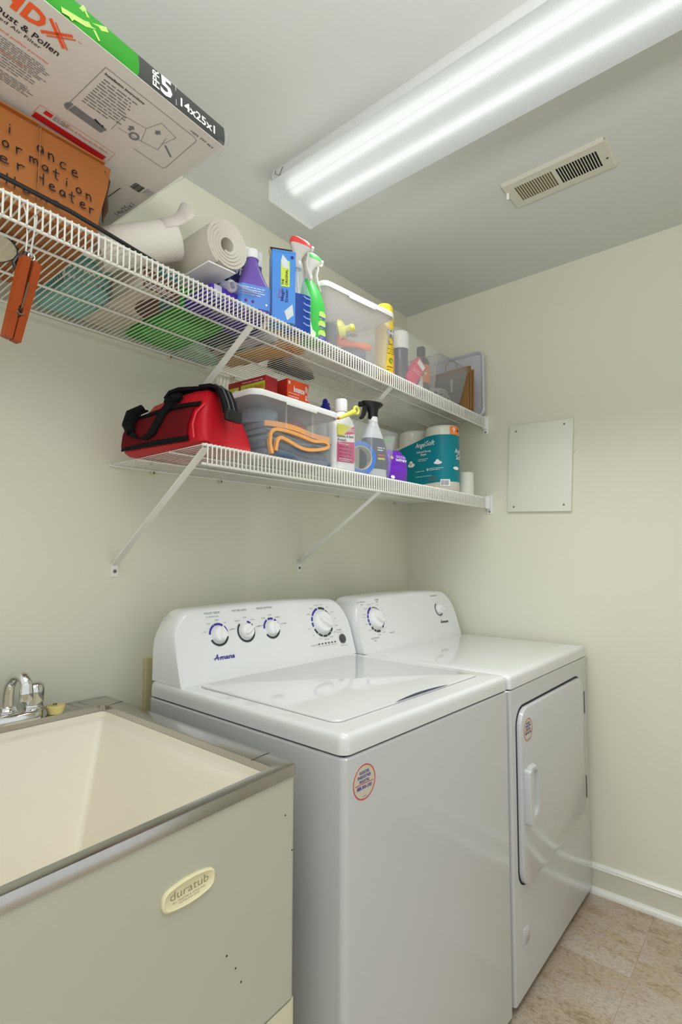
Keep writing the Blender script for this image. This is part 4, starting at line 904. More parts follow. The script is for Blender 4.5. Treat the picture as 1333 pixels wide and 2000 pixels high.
# ---- cleaning eraser box
t = thing('sponge_box', 'tall blue cleaning-sponge box with open top between the bottles', 'box', (-1.2585, -0.4110, ZU(-1.26)), radians(-34))
M_bl = mat('box_blue', (70, 142, 226), 0.35)
b = B(); w, d, h = 0.032, 0.026, 0.198
b.loft([[(x, y, z) for x, y in rr(2*w, 2*d, 0.0012, 1)] for z in (0, h-0.005)]); b.obj('carton', M_bl, t)
b = B(); b.loft([[(x, y, z) for x, y in rr(2*w, 2*d, 0.0012, 1)] for z in (h-0.006, h)], False, False); o = b.obj('open_top', M_bl, t); 
B().box(-w+0.001, w-0.001, -d+0.001, d-0.001, h-0.0052, h-0.004).obj('dark_inside', mat('box_inside', (58, 34, 22), 0.9), t)
b = B(); b.strip([(-w, 0.0, h-0.001), (-w-0.004, 0.004, h+0.014), (-w-0.002, 0.006, h+0.030)], (0, 1, 0), 0.024, 0.0008); b.obj('top_flap', mat('flap_card', (214, 204, 170), 0.7), t)
B().box(-w+0.001, w-0.001, d-0.003, d-0.001, h-0.012, h+0.034, 0.0005).obj('top_flap', MATS['box_inside'], t, label='dark inside of the raised rear flap')
FO = dict(O=(0, -d, 0), X=(1, 0, 0), Y=(0, 0, 1))
print_on(t, mat('lime_print', (206, 226, 70), 0.4), [('r', -0.008, 0.098, 0.016, 0.170)], lift=0.0006, name='lime_panel', **FO)
print_on(t, mat('sponge_print', (214, 222, 230), 0.5), [('p', [(-0.004, 0.186), (0.010, 0.170), (0.014, 0.148), (-0.002, 0.150), (-0.008, 0.168)]), ('p', [(0.002, 0.030), (0.024, 0.052), (0.027, 0.022), (0.010, 0.006)])], lift=0.0009, name='sponge_picture', **FO)
print_on(t, M_ink, [('t', 'THE', 0.0005, 0.102, 0.016, 0.0065, 0, 0.02, 90), ('t', 'ORIGINAL', 0.0105, 0.102, 0.044, 0.0065, 0, 0.02, 90)], lift=0.0012, **FO)
print_on(t, M_redink, [('t', 'Mr.Clean', -0.010, 0.066, 0.024, 0.0045, 0, 0.01, 90)], lift=0.0012, **FO)
print_on(t, mat('print_indigo', (44, 40, 130), 0.5), [('t', 'Magic', 0.000, 0.058, 0.034, 0.0085, 0, 0.02, 90), ('t', 'Eraser', 0.0115, 0.056, 0.036, 0.0085, 0, 0.02, 90), ('a', 0.022, 0.181, 0.0, 0.0045, 0, 360)], lift=0.0012, **FO)

# ---- trigger spray bottles
def trigger_head(t, z, m_top, m_body, k=1.0, neck=0.013, ox=0.0):
    """sprayer: collar, bulky shroud widening upward with nozzle towards +x, coloured hood, trigger in front"""
    b = B(); b.lathe([(neck*1.05*k, z-0.004), (neck*1.15*k, z), (neck*1.1*k, z+0.014*k), (neck*0.85*k, z+0.018*k)], 20, (ox, 0, 0)); b.obj('collar', m_body, t)
    b = B(); b.loft([[(ox+px*k, py*k, z+zc*k) for px, py in ell(w, d, 20, 2.6, cx)] for zc, w, d, cx in ((0.014, 0.021, 0.020, 0.0), (0.030, 0.025, 0.022, 0.001), (0.044, 0.038, 0.025, 0.005), (0.056, 0.056, 0.027, 0.010), (0.066, 0.064, 0.027, 0.011), (0.070, 0.064, 0.026, 0.010))]); b.obj('sprayer_head', m_body, t)
    b = B(); b.loft([[(ox+px*k, py*k, z+(zc+sl*(px-cx))*k) for px, py in ell(w, d, 20, 2.6, cx)] for zc, w, d, cx, sl in ((0.0665, 0.066, 0.0285, 0.010, -0.10), (0.075, 0.066, 0.0285, 0.010, -0.10), (0.082, 0.056, 0.025, 0.008, -0.16), (0.086, 0.040, 0.018, 0.004, -0.2), (0.087, 0.02, 0.01, 0.002, -0.2))]); b.obj('sprayer_top', m_top, t)
    b = B(); b.strip([(ox+0.030*k, 0, z+0.058*k), (ox+0.031*k, 0, z+0.040*k), (ox+0.027*k, 0, z+0.022*k), (ox+0.030*k, 0, z+0.004*k), (ox+0.037*k, 0, z-0.014*k), (ox+0.040*k, 0, z-0.026*k)], (0, 1, 0), 0.013*k, 0.005*k); b.obj('trigger', m_body, t)
    b = B(); b.tube([(ox+0.040*k, 0, z+0.066*k), (ox+0.048*k, 0, z+0.0655*k)], 0.0085*k, 12); b.obj('nozzle', m_body, t)
M_clw = mat('sprayer_white', (228, 226, 222), 0.35, trans=0.3)
t = thing('spray_bottle', 'clear spray bottle of blue glass cleaner with red-topped trigger', 'spray bottle', (-1.196, -0.406, ZU(-1.2)), radians(-24))
b = B(); b.loft(rings([(0.105, 0.0775, 0.0495, 3), (0.116, 0.072, 0.046, 3), (0.140, 0.054, 0.040, 2.6), (0.164, 0.036, 0.031, 2.2), (0.182, 0.028, 0.028, 2), (0.191, 0.026, 0.026, 2)]), False, True); b.obj('bottle', clear('clear_bottle', (214, 228, 240), 0.14, 0.1), t)
b = B(); b.loft(rings([(0, 0.070, 0.042, 3), (0.003, 0.078, 0.050, 3), (0.055, 0.075, 0.047, 3), (0.1055, 0.0775, 0.0495, 3)])); b.obj('blue_liquid', mat('blue_liquid', (10, 74, 176), 0.08, var=0.15, coat=0.7, trans=0.25), t)
b = B(); b.tube([(0, 0, 0.012), (0.004, 0, 0.10), (0, 0, 0.192)], 0.0024, 6); b.obj('dip_tube', M_white, t)
for k in range(5):
    b = B(); b.strip([(0.010, -0.0246, 0.100-0.019*k), (0.018, -0.0240, 0.096-0.019*k), (0.034, -0.0165, 0.098-0.019*k)], (0, 0, 1), 0.0035, 0.003); b.obj('grip_rib', clear('clear_rib', (190, 216, 246), 0.5, 0.1), t)
trigger_head(t, 0.191, mat('sprayer_red', (226, 70, 66), 0.3), M_clw, 1.0)
print_on(t, M_white, [('r', -0.028, 0.112, 0.000, 0.160)], (0, -0.0238, 0), (1, 0, 0), (0, 0.25, 1), 0.0004, name='label')
print_on(t, mat('label_darkblue', (40, 60, 170), 0.4), [('r', -0.022, 0.118, -0.002, 0.152)], (0, -0.0238, 0), (1, 0, 0), (0, 0.25, 1), 0.001, name='label_panel')
print_on(t, M_redink, [('t', 'GLASS', -0.006, 0.119, 0.030, 0.010, 0, 0.03, 90)], (0, -0.0238, 0), (1, 0, 0), (0, 0.25, 1), 0.0015)
t = thing('spray_bottle', 'green bathroom cleaner spray bottle with green-topped trigger', 'spray bottle', (-1.118, -0.392, ZU(-1.12)), radians(-20))
M_gb = mat('bottle_green', (70, 200, 84), 0.3, trans=0.2)
b = B(); b.loft(rings([(0, 0.060, 0.048, 3), (0.003, 0.070, 0.058, 3), (0.060, 0.072, 0.058, 3), (0.110, 0.069, 0.056, 3, 0.001), (0.150, 0.058, 0.048, 2.6, -0.006), (0.170, 0.042, 0.038, 2.3, -0.012), (0.186, 0.029, 0.029, 2, -0.015)])); b.obj('bottle', M_gb, t)
trigger_head(t, 0.186, mat('sprayer_green', (84, 210, 96), 0.3), M_clw, 1.0, 0.013, -0.015)
print_on(t, mat('label_pale', (214, 232, 196), 0.4), [('p', [(-0.030, 0.010), (-0.004, 0.010), (0.002, 0.06), (-0.004, 0.12), (-0.024, 0.12)])], (0, -0.0292, 0), (1, 0, 0), (0, 0.05, 1), 0.0008, name='label')
print_on(t, mat('label_ring', (180, 214, 96), 0.4), [('a', 0.017, z, 0, 0.012, 0, 360) for z in (0.022, 0.050, 0.078)], (0, -0.0285, 0), (1, 0, 0), (0, 0.02, 1), 0.0014, name='label_rings')
print_on(t, mat('label_violetblue', (84, 70, 176), 0.4), [('l', [(0.010, z-0.006), (0.026, z-0.009)], 0.005) for z in (0.022, 0.050, 0.078)]+[('r', 0.005, 0.004, 0.030, 0.010)], (0, -0.0285, 0), (1, 0, 0), (0, 0.02, 1), 0.0019, name='label_print')
print_on(t, M_redink, lines_block(-0.024, 0.104, 0.018, 7, 0.008, 0.006, 3), (0, -0.0292, 0), (1, 0, 0), (0, 0.05, 1), 0.0014)

# ---- clear storage boxes
def clear_box(t, w, d, h, m, taper=0.012, rim=0.006, r=0.02, th=0.0016, z0=0.0):
    b = B(); R_ = lambda q, z, rr_=r: [(x, y, z) for x, y in rr(w-q, d-q, rr_, 5)]
    tp = taper*2
    b.loft([R_(tp+0.012, z0), R_(tp, z0+0.006), R_(0, h-0.004), R_(-2*rim, h-0.003), R_(-2*rim, h), R_(2*th, h), R_(tp+2*th, z0+0.008), R_(tp+0.012+2*th, z0+th)]); return b.obj('box_shell', m, t)
M_bin = clear('storage_plastic', (230, 226, 226), 0.10, 0.3); M_bin2 = clear('storage_plastic_clear', (226, 228, 230), 0.075, 0.2); M_bin3 = clear('storage_plastic_grey', (164, 166, 170), 0.24, 0.25)
def lid(t, w, d, z, m, r=0.022):
    b = B(); R_ = lambda q, z, rr_=r: [(x, y, z) for x, y in rr(w-q, d-q, rr_, 6)]
    b.loft([R_(0.010, z-0.001), R_(0.002, z-0.004), R_(-0.001, z-0.010), R_(-0.006, z-0.010), R_(-0.008, z), R_(-0.004, z+0.006), R_(0.004, z+0.0075), R_(0.024, z+0.0035), R_(0.03, z+0.0035)]); o = b.obj('lid', m, t)
    for s in (-1, 1):
        c = B(); c.box(-0.06, 0.06, s*(d/2+0.0035)-0.001, s*(d/2+0.0035)+0.001, z-0.016, z-0.004, 0.0008); c.obj('lid_tab', m, o)
    return o
t = thing('storage_bin', 'lidded clear bin of orange and yellow cleaning tools on the upper shelf', 'storage bin', (-0.926, -0.318, ZU(-0.93)), radians(-5.5))
clear_box(t, 0.318, 0.235, 0.186, M_bin, 0.014); lid(t, 0.322, 0.239, 0.187, mat('lid_white', (240, 240, 240), 0.35, trans=0.15))
zb = ZU(-0.93)
def inbin(name, label, cat, dx_, dy_, dz=0.002, rz=0, base=(-0.926, -0.318), rot=None, z=None):
    return thing(name, label, cat, (base[0]+dx_, base[1]+dy_, (zb if z is None else z)+dz), rz, rot=rot)
t = inbin('dish_brush', 'yellow brush head with knob inside the lidded upper bin', 'brush', -0.055, -0.065, 0.085, rot=(radians(80), radians(20), radians(20)))
M_yel = mat('lime_yellow', (226, 224, 90), 0.4)
b = B(); b.lathe([(0.004, -0.004), (0.030, -0.003), (0.036, 0.004), (0.030, 0.014), (0.012, 0.02), (0.010, 0.03), (0.013, 0.04), (0.008, 0.048)], 20); b.obj('knob_head', M_yel, t)
b = B(); b.lathe([(0.032, -0.032), (0.034, -0.01), (0.03, -0.003)], 18); b.obj('bristles', mat('green_bristles', (96, 134, 104), 0.8, var=0.15), t)
t = inbin('scrub_tool', 'orange-handled scraper lying inside the lidded upper bin', 'tool', 0.0, -0.072, 0.058, rot=(0, radians(-4), radians(-4)))
M_or = mat('orange_plastic', (240, 112, 66), 0.4)
b = B(); b.loft([[(x, py, zz+pz) for py, pz in ell(w, h, 14, 2.4)] for x, zz, w, h in ((-0.075, 0.004, 0.03, 0.032), (-0.06, 0.0, 0.034, 0.036), (-0.03, -0.004, 0.026, 0.022), (0.02, 0, 0.022, 0.02), (0.07, 0.004, 0.024, 0.024), (0.085, 0.005, 0.018, 0.018))]); b.obj('handle', M_or, t)
b = B(); b.strip([(-0.07, -0.018, -0.005), (-0.035, -0.018, 0.018), (0.0, -0.018, 0.022)], (0, 1, 0), 0.02, 0.003); b.obj('blade', M_steel, t)
t = inbin('rag', 'dark slate cloth bundled at the bottom of the lidded upper bin', 'rag', 0.015, -0.05, 0.006)
def blob(w, d, h, seed, n=18, m_=7, rough=0.18):
    b = B(); rnd = random.Random(seed); ph = [rnd.uniform(0, 6.28) for _ in range(6)]; rg = []
    for k in range(m_):
        q = k/(m_-1); z = h*q; s = sqrt(max(0.02, 1-(q*0.98)**2.6)); ring = []
        for i in range(n):
            a = 2*pi*i/n; j = 1+rough*(sin(2*a+ph[0]+q*2)+0.6*sin(5*a+ph[1]-q*3)+0.4*sin(9*a+ph[2]+q*5))
            ring.append((w/2*cos(a)*s*j, d/2*sin(a)*s*j, z+0.05*h*sin(3*a+ph[3])*q))
        rg.append(ring)
    b.loft(rg); return b
blob(0.12, 0.09, 0.05, 3).obj('cloth', mat('slate_cloth', (64, 74, 92), 0.9), t)
t = inbin('sponge_block', 'dark green scrubber standing at the left end inside the lidded bin', 'sponge', -0.112, -0.06, 0.004)
B().box(-0.020, 0.020, -0.03, 0.03, 0, 0.085, 0.012, 3).obj('sponge', mat('dark_green_foam', (50, 68, 76), 0.9), t)

# ---- yellow polish can
t = thing('polish_can', 'yellow aerosol furniture polish can with yellow cap', 'spray can', (-0.733, -0.378, ZU(-0.73)))
M_can = mat('can_yellow', (240, 206, 36), 0.3, coat=0.4)
b = B(); b.lathe([(0.029, 0), (0.0325, 0.002), (0.033, 0.005), (0.033, 0.192), (0.0315, 0.2)], 32); can = b.obj('can', M_can, t)
b = B(); b.lathe([(0.0315, 0.199), (0.0335, 0.203), (0.0345, 0.212), (0.0335, 0.216), (0.0325, 0.236), (0.0295, 0.252), (0.024, 0.258), (0.006, 0.260)], 32); b.obj('cap', mat('cap_yellow', (246, 226, 70), 0.35), t)
def cyl(r, cx=0.0): return lambda x, y: (r*sin(x/r+cx), -r*cos(x/r+cx), y)
A0 = math.atan2(-0.733+2.246, -0.378+1.449)  # towards the viewer side
def canw(x, y): a = x/0.0334-radians(30); return (0.0334*sin(a), -0.0334*cos(a), y)
print_on(can, mat('can_blue', (36, 104, 196), 0.35), [('p', ell(0.036, 0.036, 20, 2, 0.012, 0.150)), ('r', -0.002, 0.138, 0.026, 0.162), ('p', ell(0.030, 0.026, 16, 2, 0.012, 0.124))], warp=canw, name='logo_patch')
def canw2(x, y): a = x/0.0338-radians(30); return (0.0338*sin(a), -0.0338*cos(a), y)
print_on(can, M_whiteink, [('t', 'Pledge', -0.002, 0.145, 0.030, 0.013, 0.1, 0.03)], warp=canw2)
print_on(can, mat('can_brown', (150, 96, 30), 0.4), lines_block(-0.006, 0.108, 0.034, 5, 0.008, 0.005, 2)+lines_block(-0.006, 0.028, 0.036, 2, 0.010, 0.006, 6), warp=canw2)
print_on(can, mat('lemon_green', (110, 150, 50), 0.4), [('a', 0.012, 0.052, 0.004, 0.010, 0, 300)], warp=canw2, name='fruit_print')

# ---- open clear bin with small bottles and boxes
b2 = (-0.575, -0.315); zb2 = ZU(-0.57)
t = thing('storage_bin', 'open clear bin of small packages and a brown bottle, right of the yellow can', 'storage bin', (b2[0], b2[1], zb2))
clear_box(t, 0.30, 0.222, 0.172, M_bin2, 0.012, 0.005)
def in2(n, l, c, x, y, dz=0.003, rz=0, rot=None): return inbin(n, l, c, x, y, dz, rz, b2, rot, zb2)
t = in2('jar', 'white-capped dark purple jar at the left end of the open upper bin', 'jar', -0.040, -0.050, 0.003)
b = B(); b.lathe([(0.027, 0), (0.029, 0.004), (0.029, 0.138), (0.027, 0.142)], 28); b.obj('jar', mat('jar_purple', (70, 60, 84), 0.3, var=0.25, scale=50), t)
b = B(); b.lathe([(0.0325, 0.134), (0.033, 0.138), (0.0325, 0.194), (0.031, 0.198), (0.005, 0.199)], 32); b.obj('cap', M_white, t)
t = in2('card_packet', 'bright pink packet tilted inside the open upper bin', 'packet', -0.030, -0.075, 0.012, rot=(0, radians(38), radians(-10)))
B().box(-0.026, 0.026, -0.014, 0.014, 0.0, 0.115, 0.001).obj('packet', mat('packet_pink', (232, 58, 110), 0.4), t)
print_on(t, M_whiteink, [('r', -0.020, 0.086, 0.020, 0.108), ('l', [(-0.02, 0.06), (0.018, 0.07)], 0.002), ('l', [(-0.02, 0.05), (0.018, 0.06)], 0.002)], (0, -0.014, 0), (1, 0, 0), (0, 0, 1), 0.0006, name='print')
t = in2('card_packet', 'pink and white small packet standing behind the tilted bright pink one', 'packet', -0.052, -0.030, 0.003, radians(12))
B().box(-0.02, 0.02, -0.012, 0.012, 0.0, 0.11, 0.001).obj('packet', mat('packet_rose', (240, 120, 150), 0.4), t)
t = in2('glue_tube', 'blue tube with lime green cap tilted inside the open upper bin', 'tube', 0.022, -0.080, 0.018, rot=(0, radians(30), 0))
b = B(); b.loft(rings([(-0.004, 0.026, 0.004, 2), (0.02, 0.028, 0.018, 2), (0.058, 0.026, 0.024, 2), (0.062, 0.02, 0.02, 2)], 20)); b.obj('tube', mat('tube_blue', (60, 92, 180), 0.35), t)
b = B(); b.lathe([(0.014, 0.06), (0.016, 0.064), (0.014, 0.095), (0.006, 0.1)], 18); b.obj('cap', mat('cap_lime', (112, 208, 70), 0.35), t)
t = in2('solvent_bottle', 'dark brown bottle with black cap and orange label in the open upper bin', 'bottle', 0.088, -0.062, 0.003)
b = B(); b.lathe([(0.030, 0), (0.032, 0.004), (0.032, 0.118), (0.029, 0.130), (0.016, 0.142), (0.013, 0.150)], 28); b.obj('bottle', mat('dark_glass', (42, 28, 22), 0.12, coat=0.5), t)
b = B(); b.lathe([(0.0165, 0.148), (0.017, 0.152), (0.0165, 0.178), (0.014, 0.181), (0.003, 0.181)], 24); b.obj('cap', M_black, t)
b = B(); b.lathe([(0.0322, 0.035), (0.0326, 0.035), (0.0326, 0.105), (0.0322, 0.105)], 28, caps=False); lb = b.obj('label', mat('label_orange', (226, 116, 60), 0.45, var=0.12), t)
def lw(x, y): a = x/0.033-radians(40); return (0.033*sin(a), -0.033*cos(a), y)
print_on(lb, mat('label_green', (56, 130, 84), 0.4), [('p', [(-0.014, 0.060), (0.018, 0.066), (0.018, 0.094), (-0.014, 0.086)])], warp=lw, name='label_panel')
def lw2(x, y): a = x/0.0334-radians(40); return (0.0334*sin(a), -0.0334*cos(a), y)
print_on(lb, M_whiteink, [('t', 'goo', -0.010, 0.066, 0.022, 0.012, 0, 0.03)], warp=lw2)
t = in2('small_bottle', 'cream squeeze bottle standing low beside the dark brown bottle', 'bottle', 0.045, -0.070, 0.003)
b = B(); b.lathe([(0.020, 0), (0.022, 0.003), (0.022, 0.05), (0.012, 0.066), (0.008, 0.072)], 20); b.obj('bottle', mat('cream_plastic', (226, 220, 196), 0.4), t)

# ---- grey translucent bin with clips
b3 = (-0.300, -0.322); zb3 = ZU(-0.3)
t = thing('storage_bin', 'small grey translucent bin holding white cord near the paper bags', 'storage bin', (b3[0], b3[1], zb3))
clear_box(t, 0.252, 0.205, 0.166, M_bin3, 0.030, 0.006, 0.018)
t = inbin('cord_bundle', 'coiled white cord inside the small grey translucent bin', 'cord', 0.0, -0.02, 0.006, 0, b3, None, zb3)
b = B(); pts = []
for k in range(80):
    a = k*0.55; pts.append((0.062*cos(a)*(0.75+0.25*sin(k*0.31)), 0.048*sin(a)*(0.8+0.2*cos(k*0.43)), 0.006+0.045*abs(sin(k*0.21))+0.0005*k*0.2))
b.tube(pts, 0.004, 6); b.obj('cord', mat('cord_white', (230, 228, 220), 0.5), t)
t = thing('hanging_tag', 'white ornament-shaped tag hanging inside the grey translucent bin', 'tag', (-0.285, -0.395, zb3+0.105))
b = B(); b.loft([[(x, y, z) for x, z in ((0.0, 0.0), (0.012, 0.006), (0.016, -0.01), (0.010, -0.03), (0.014, -0.05), (0.004, -0.052), (-0.002, -0.03), (-0.008, -0.012))] for y in (-0.001, 0.001)]); b.obj('tag', M_white, t)

# ---- brown paper bags
for k, (dx_, w, ds, lab) in enumerate(((-0.168, 0.185, -6, 'folded brown paper bag, leftmost of the stack beside the grey bin'), (-0.146, 0.200, -4, 'folded brown paper bag in the middle of the stack by the grey bin'), (-0.122, 0.190, -3, 'folded brown paper bag next to the white lid against the wall'))):
    t = thing('paper_bag', lab, 'bag', (dx_, -0.318, ZU(dx_)+0.0005), 0, 'folded paper bags on the upper shelf', rot=(0, radians(ds+6), 0))
    M_kraft = mat('kraft_paper', (150, 112, 66), 0.8, var=0.06, bump=0.2, bscale=60)
    dpt = (0.19, 0.12, 0.11)[k]; yc = (0.0, -0.036, -0.042)[k]
    b = B(); b.loft([[(x, y+yc, z) for x, y in rr(th, dpt-q, 0.003, 2)] for th, q, z in ((0.012, 0, 0), (0.016, 0, 0.03), (0.013, 0.0, w*0.6), (0.010, 0.002, w))]); b.obj('bag', M_kraft, t)
    if k == 0:
        b = B(); b.tube([(0.002, -0.045, w-0.004), (0.0, -0.040, w+0.034), (0.0, -0.015, w+0.050), (0.0, 0.010, w+0.034), (0.002, 0.015, w-0.004)], 0.0022, 6); b.obj('twisted_handle', M_kraft, t)
    b = B(); b.strip([(-0.008, yc-dpt/2+0.001, 0.004), (-0.0078, yc-dpt/2+0.0005, w-0.01)], (0, 1, 0), 0.002, 0.001); b.obj('crease_shade', mat('kraft_shadow', (128, 86, 38), 0.9), t)  # darker strip painting the shade of a fold

# ---- loose bin lid standing against the wall
t = thing('frosted_bin_lid', 'frosted white tray-like lid standing on edge against the right wall', 'lid', (-0.042, -0.262, ZU(-0.04)+0.148))
M_lid2 = mat('frosted_lid', (222, 222, 230), 0.35, trans=0.3)
b = B(); q3 = lambda w, h, r, x: [(x, y, z) for y, z in rr(w, h, r, 6)]
b.loft([q3(0.32, 0.296, 0.03, 0.010), q3(0.335, 0.296, 0.03, 0.006), q3(0.335, 0.296, 0.03, -0.008), q3(0.325, 0.286, 0.028, -0.010), q3(0.315, 0.276, 0.026, -0.006), q3(0.308, 0.268, 0.024, 0.003), q3(0.27, 0.23, 0.02, 0.004)]); b.obj('lid_shell', M_lid2, t)

# ---- packages seen through the deck
t = thing('snack_box', 'yellow-orange box with red lettering lying behind the blue spray bottle', 'box', (-1.150, -0.195, ZU(-1.15)), radians(14))
B().box(-0.040, 0.040, -0.14, 0.14, 0, 0.07, 0.0015).obj('carton', mat('box_yellow', (232, 168, 40), 0.45, var=0.08), t)
print_on(t, M_redink, [('l', [(-0.03, 0.135), (0.03, 0.13)], 0.004), ('l', [(-0.03, 0.122), (0.02, 0.118)], 0.006), ('l', [(-0.02, 0.108), (0.03, 0.102)], 0.006), ('l', [(0.036, 0.13), (0.036, -0.12)], 0.003)], (0, 0, 0), (1, 0, 0), (0, -1, 0), 0.0006, name='print')
t = thing('paper_package', 'pale grey folded paper package beside the yellow-orange box', 'package', (-1.236, -0.212, ZU(-1.236)), radians(10))
B().box(-0.030, 0.030, -0.115, 0.115, 0, 0.018, 0.003).obj('package', mat('pale_package', (206, 196, 200), 0.5, var=0.06), t)
print_on(t, mat('package_dark', (54, 58, 70), 0.5), [('r', 0.012, -0.11, 0.018, 0.11), ('r', -0.026, -0.10, -0.018, 0.02)], (0, 0, 0), (1, 0, 0), (0, -1, 0), 0.0005, name='print')
t = thing('flat_case', 'dark teal flat case lying between the green tub and grey package', 'case', (-1.300, -0.190, ZU(-1.30)), radians(8))
B().box(-0.028, 0.028, -0.06, 0.06, 0, 0.03, 0.004).obj('case', mat('case_teal', (34, 66, 66), 0.5), t)
t = thing('felt_pad', 'charcoal black folded pad seen through the wires behind the lidded bin', 'pad', (-0.985, -0.170, ZU(-0.98)))
blob(0.20, 0.08, 0.05, 12, 20, 6, 0.06).obj('pad', mat('charcoal_felt', (34, 36, 36), 0.95, bump=0.3), t)

# ================================================================== lower shelf
# ---- red tool bag (long axis runs back to the wall, local +y)
t = thing('tool_bag', 'red fabric tool bag with black handles at the left end of the lower shelf', 'bag', (-1.455, -0.272, ZL(-1.455)), radians(8))
M_red = mat('bag_red', (190, 12, 30), 0.5, spec=0.3, var=0.06, scale=20, bump=0.2, bscale=500); M_mesh = mat('pocket_mesh', (96, 4, 10), 0.8, spec=0.2, var=0.35, scale=220)
M_web = mat('black_webbing', (9, 9, 11), 0.8, spec=0.2, bump=0.3, bscale=700)
HB = 0.150
def sec(y, wb, wt, h, lean=0.0):
    o = []
    n = 6
    for x, z in ((-wb, 0.006), (-wb*1.02, 0.02), (-wb*0.96, 0.05), (-wb*0.82, 0.085), (-wt*1.15, h*0.86), (-wt*0.75, h*0.97), (0, h), (wt*0.75, h*0.97), (wt*1.15, h*0.86), (wb*0.82, 0.085), (wb*0.96, 0.05), (wb*1.02, 0.02), (wb, 0.006), (wb*0.8, 0), (-wb*0.8, 0)):
        o.append((x, y+lean*z/h, min(z, h)))
    return o
b = B(); b.loft([sec(-0.146, 0.062, 0.020, HB*0.62, 0.02), sec(-0.152, 0.074, 0.024, HB*0.80, 0.035), sec(-0.145, 0.080, 0.030, HB*0.94, 0.035), sec(-0.125, 0.084, 0.034, HB, 0.028), sec(-0.06, 0.086, 0.034, HB*1.02), sec(0.02, 0.086, 0.032, HB*1.0), sec(0.10, 0.084, 0.030, HB*0.93), sec(0.140, 0.080, 0.026, HB*0.80, -0.02), sec(0.150, 0.070, 0.02, HB*0.60, -0.02)])
b.obj('body', M_red, t, 60)
# left side mesh pocket with dark hems
pk = []
for y, ext in ((-0.100, 0), (-0.06, 0), (0.0, 0), (0.06, 0), (0.12, 0), (0.138, 0)):
    pk.append([(-0.0895, y, 0.012), (-0.0915, y, 0.022), (-0.0880, y, 0.05), (-0.0755, y, 0.083), (-0.0600, y, 0.103-max(0, y)*0.06)])
b = B(); b.loft(pk, False, False, False); o = b.obj('mesh_pocket', M_mesh, t, 60); o.modifiers.new('thick', 'SOLIDIFY').thickness = 0.0012
b = B(); b.strip([(-0.0625, -0.112, 0.101), (-0.0625, -0.05, 0.105), (-0.0620, 0.04, 0.103), (-0.0605, 0.136, 0.093)], (0.55, 0, 0.8), 0.014, 0.003); b.obj('pocket_hem', M_web, t)
b = B(); b.strip([(-0.0905, -0.105, 0.0145), (-0.0915, 0.0, 0.0145), (-0.0895, 0.138, 0.0145)], (0.1, 0, 1), 0.014, 0.002); b.obj('pocket_hem', M_web, t)
b = B(); b.tube([(-0.0610, -0.125, 0.098), (-0.080, -0.118, 0.074), (-0.0895, -0.118, 0.045), (-0.091, -0.125, 0.012)], 0.0022, 6); b.obj('piping', mat('piping_red', (214, 44, 56), 0.5), t)
# handle loops
b = B(); b.strip([(-0.046, -0.012, 0.126), (-0.062, -0.006, 0.118), (-0.078, 0.000, 0.092), (-0.090, 0.008, 0.060), (-0.095, 0.020, 0.038), (-0.096, 0.045, 0.028), (-0.096, 0.078, 0.034), (-0.093, 0.100, 0.056), (-0.084, 0.108, 0.083), (-0.066, 0.108, 0.108), (-0.046, 0.106, 0.120)], (0.0, 1, 0.25), 0.025, 0.0045); b.obj('side_handle', M_web, t, 60)
b = B(); b.tube([(-0.095, 0.096, 0.050), (-0.092, 0.112, 0.072), (-0.080, 0.116, 0.102), (-0.054, 0.106, 0.124)], [0.011, 0.015, 0.015, 0.010], 10); b.obj('handle_pad', M_web, t, 60)
b = B(); b.tube([(-0.050, -0.034, 0.134), (-0.056, -0.012, 0.130), (-0.056, 0.012, 0.122)], [0.008, 0.012, 0.010], 10); b.obj('handle_pad', M_web, t, 60)
b = B(); b.strip([(0.0, -0.098, HB*1.02), (-0.004, -0.06, HB*1.05), (-0.006, 0.0, HB*1.10), (-0.006, 0.035, HB*1.08), (-0.004, 0.055, HB*0.99)], (1, 0, 0.05), 0.050, 0.008); b.obj('top_flap', M_web, t, 60)
# zipper end flap with double zip and pull
b = B(); b.strip([(-0.010, -0.075, HB*1.045), (-0.008, -0.112, HB*1.03), (-0.007, -0.133, HB*0.95), (-0.006, -0.148, HB*0.76), (-0.005, -0.157, HB*0.55)], (1, 0, 0), 0.048, 0.007); zf = b.obj('zipper_flap', M_web, t, 60)
for s in (-0.008, 0.008):
    b = B(); b.tube([(-0.010+s, -0.076, HB*1.075), (-0.008+s, -0.116, HB*1.06), (-0.007+s, -0.138, HB*0.96), (-0.006+s, -0.1525, HB*0.76), (-0.005+s, -0.1615, HB*0.56)], 0.0018, 6); b.obj('zip', mat('zip_grey', (86, 88, 92), 0.5), zf)
b = B(); b.box(-0.031, 0.021, -0.1700, -0.1570, 0.062, 0.090, 0.003); b.obj('zip_garage', mat('shiny_black', (20, 22, 24), 0.3), zf)

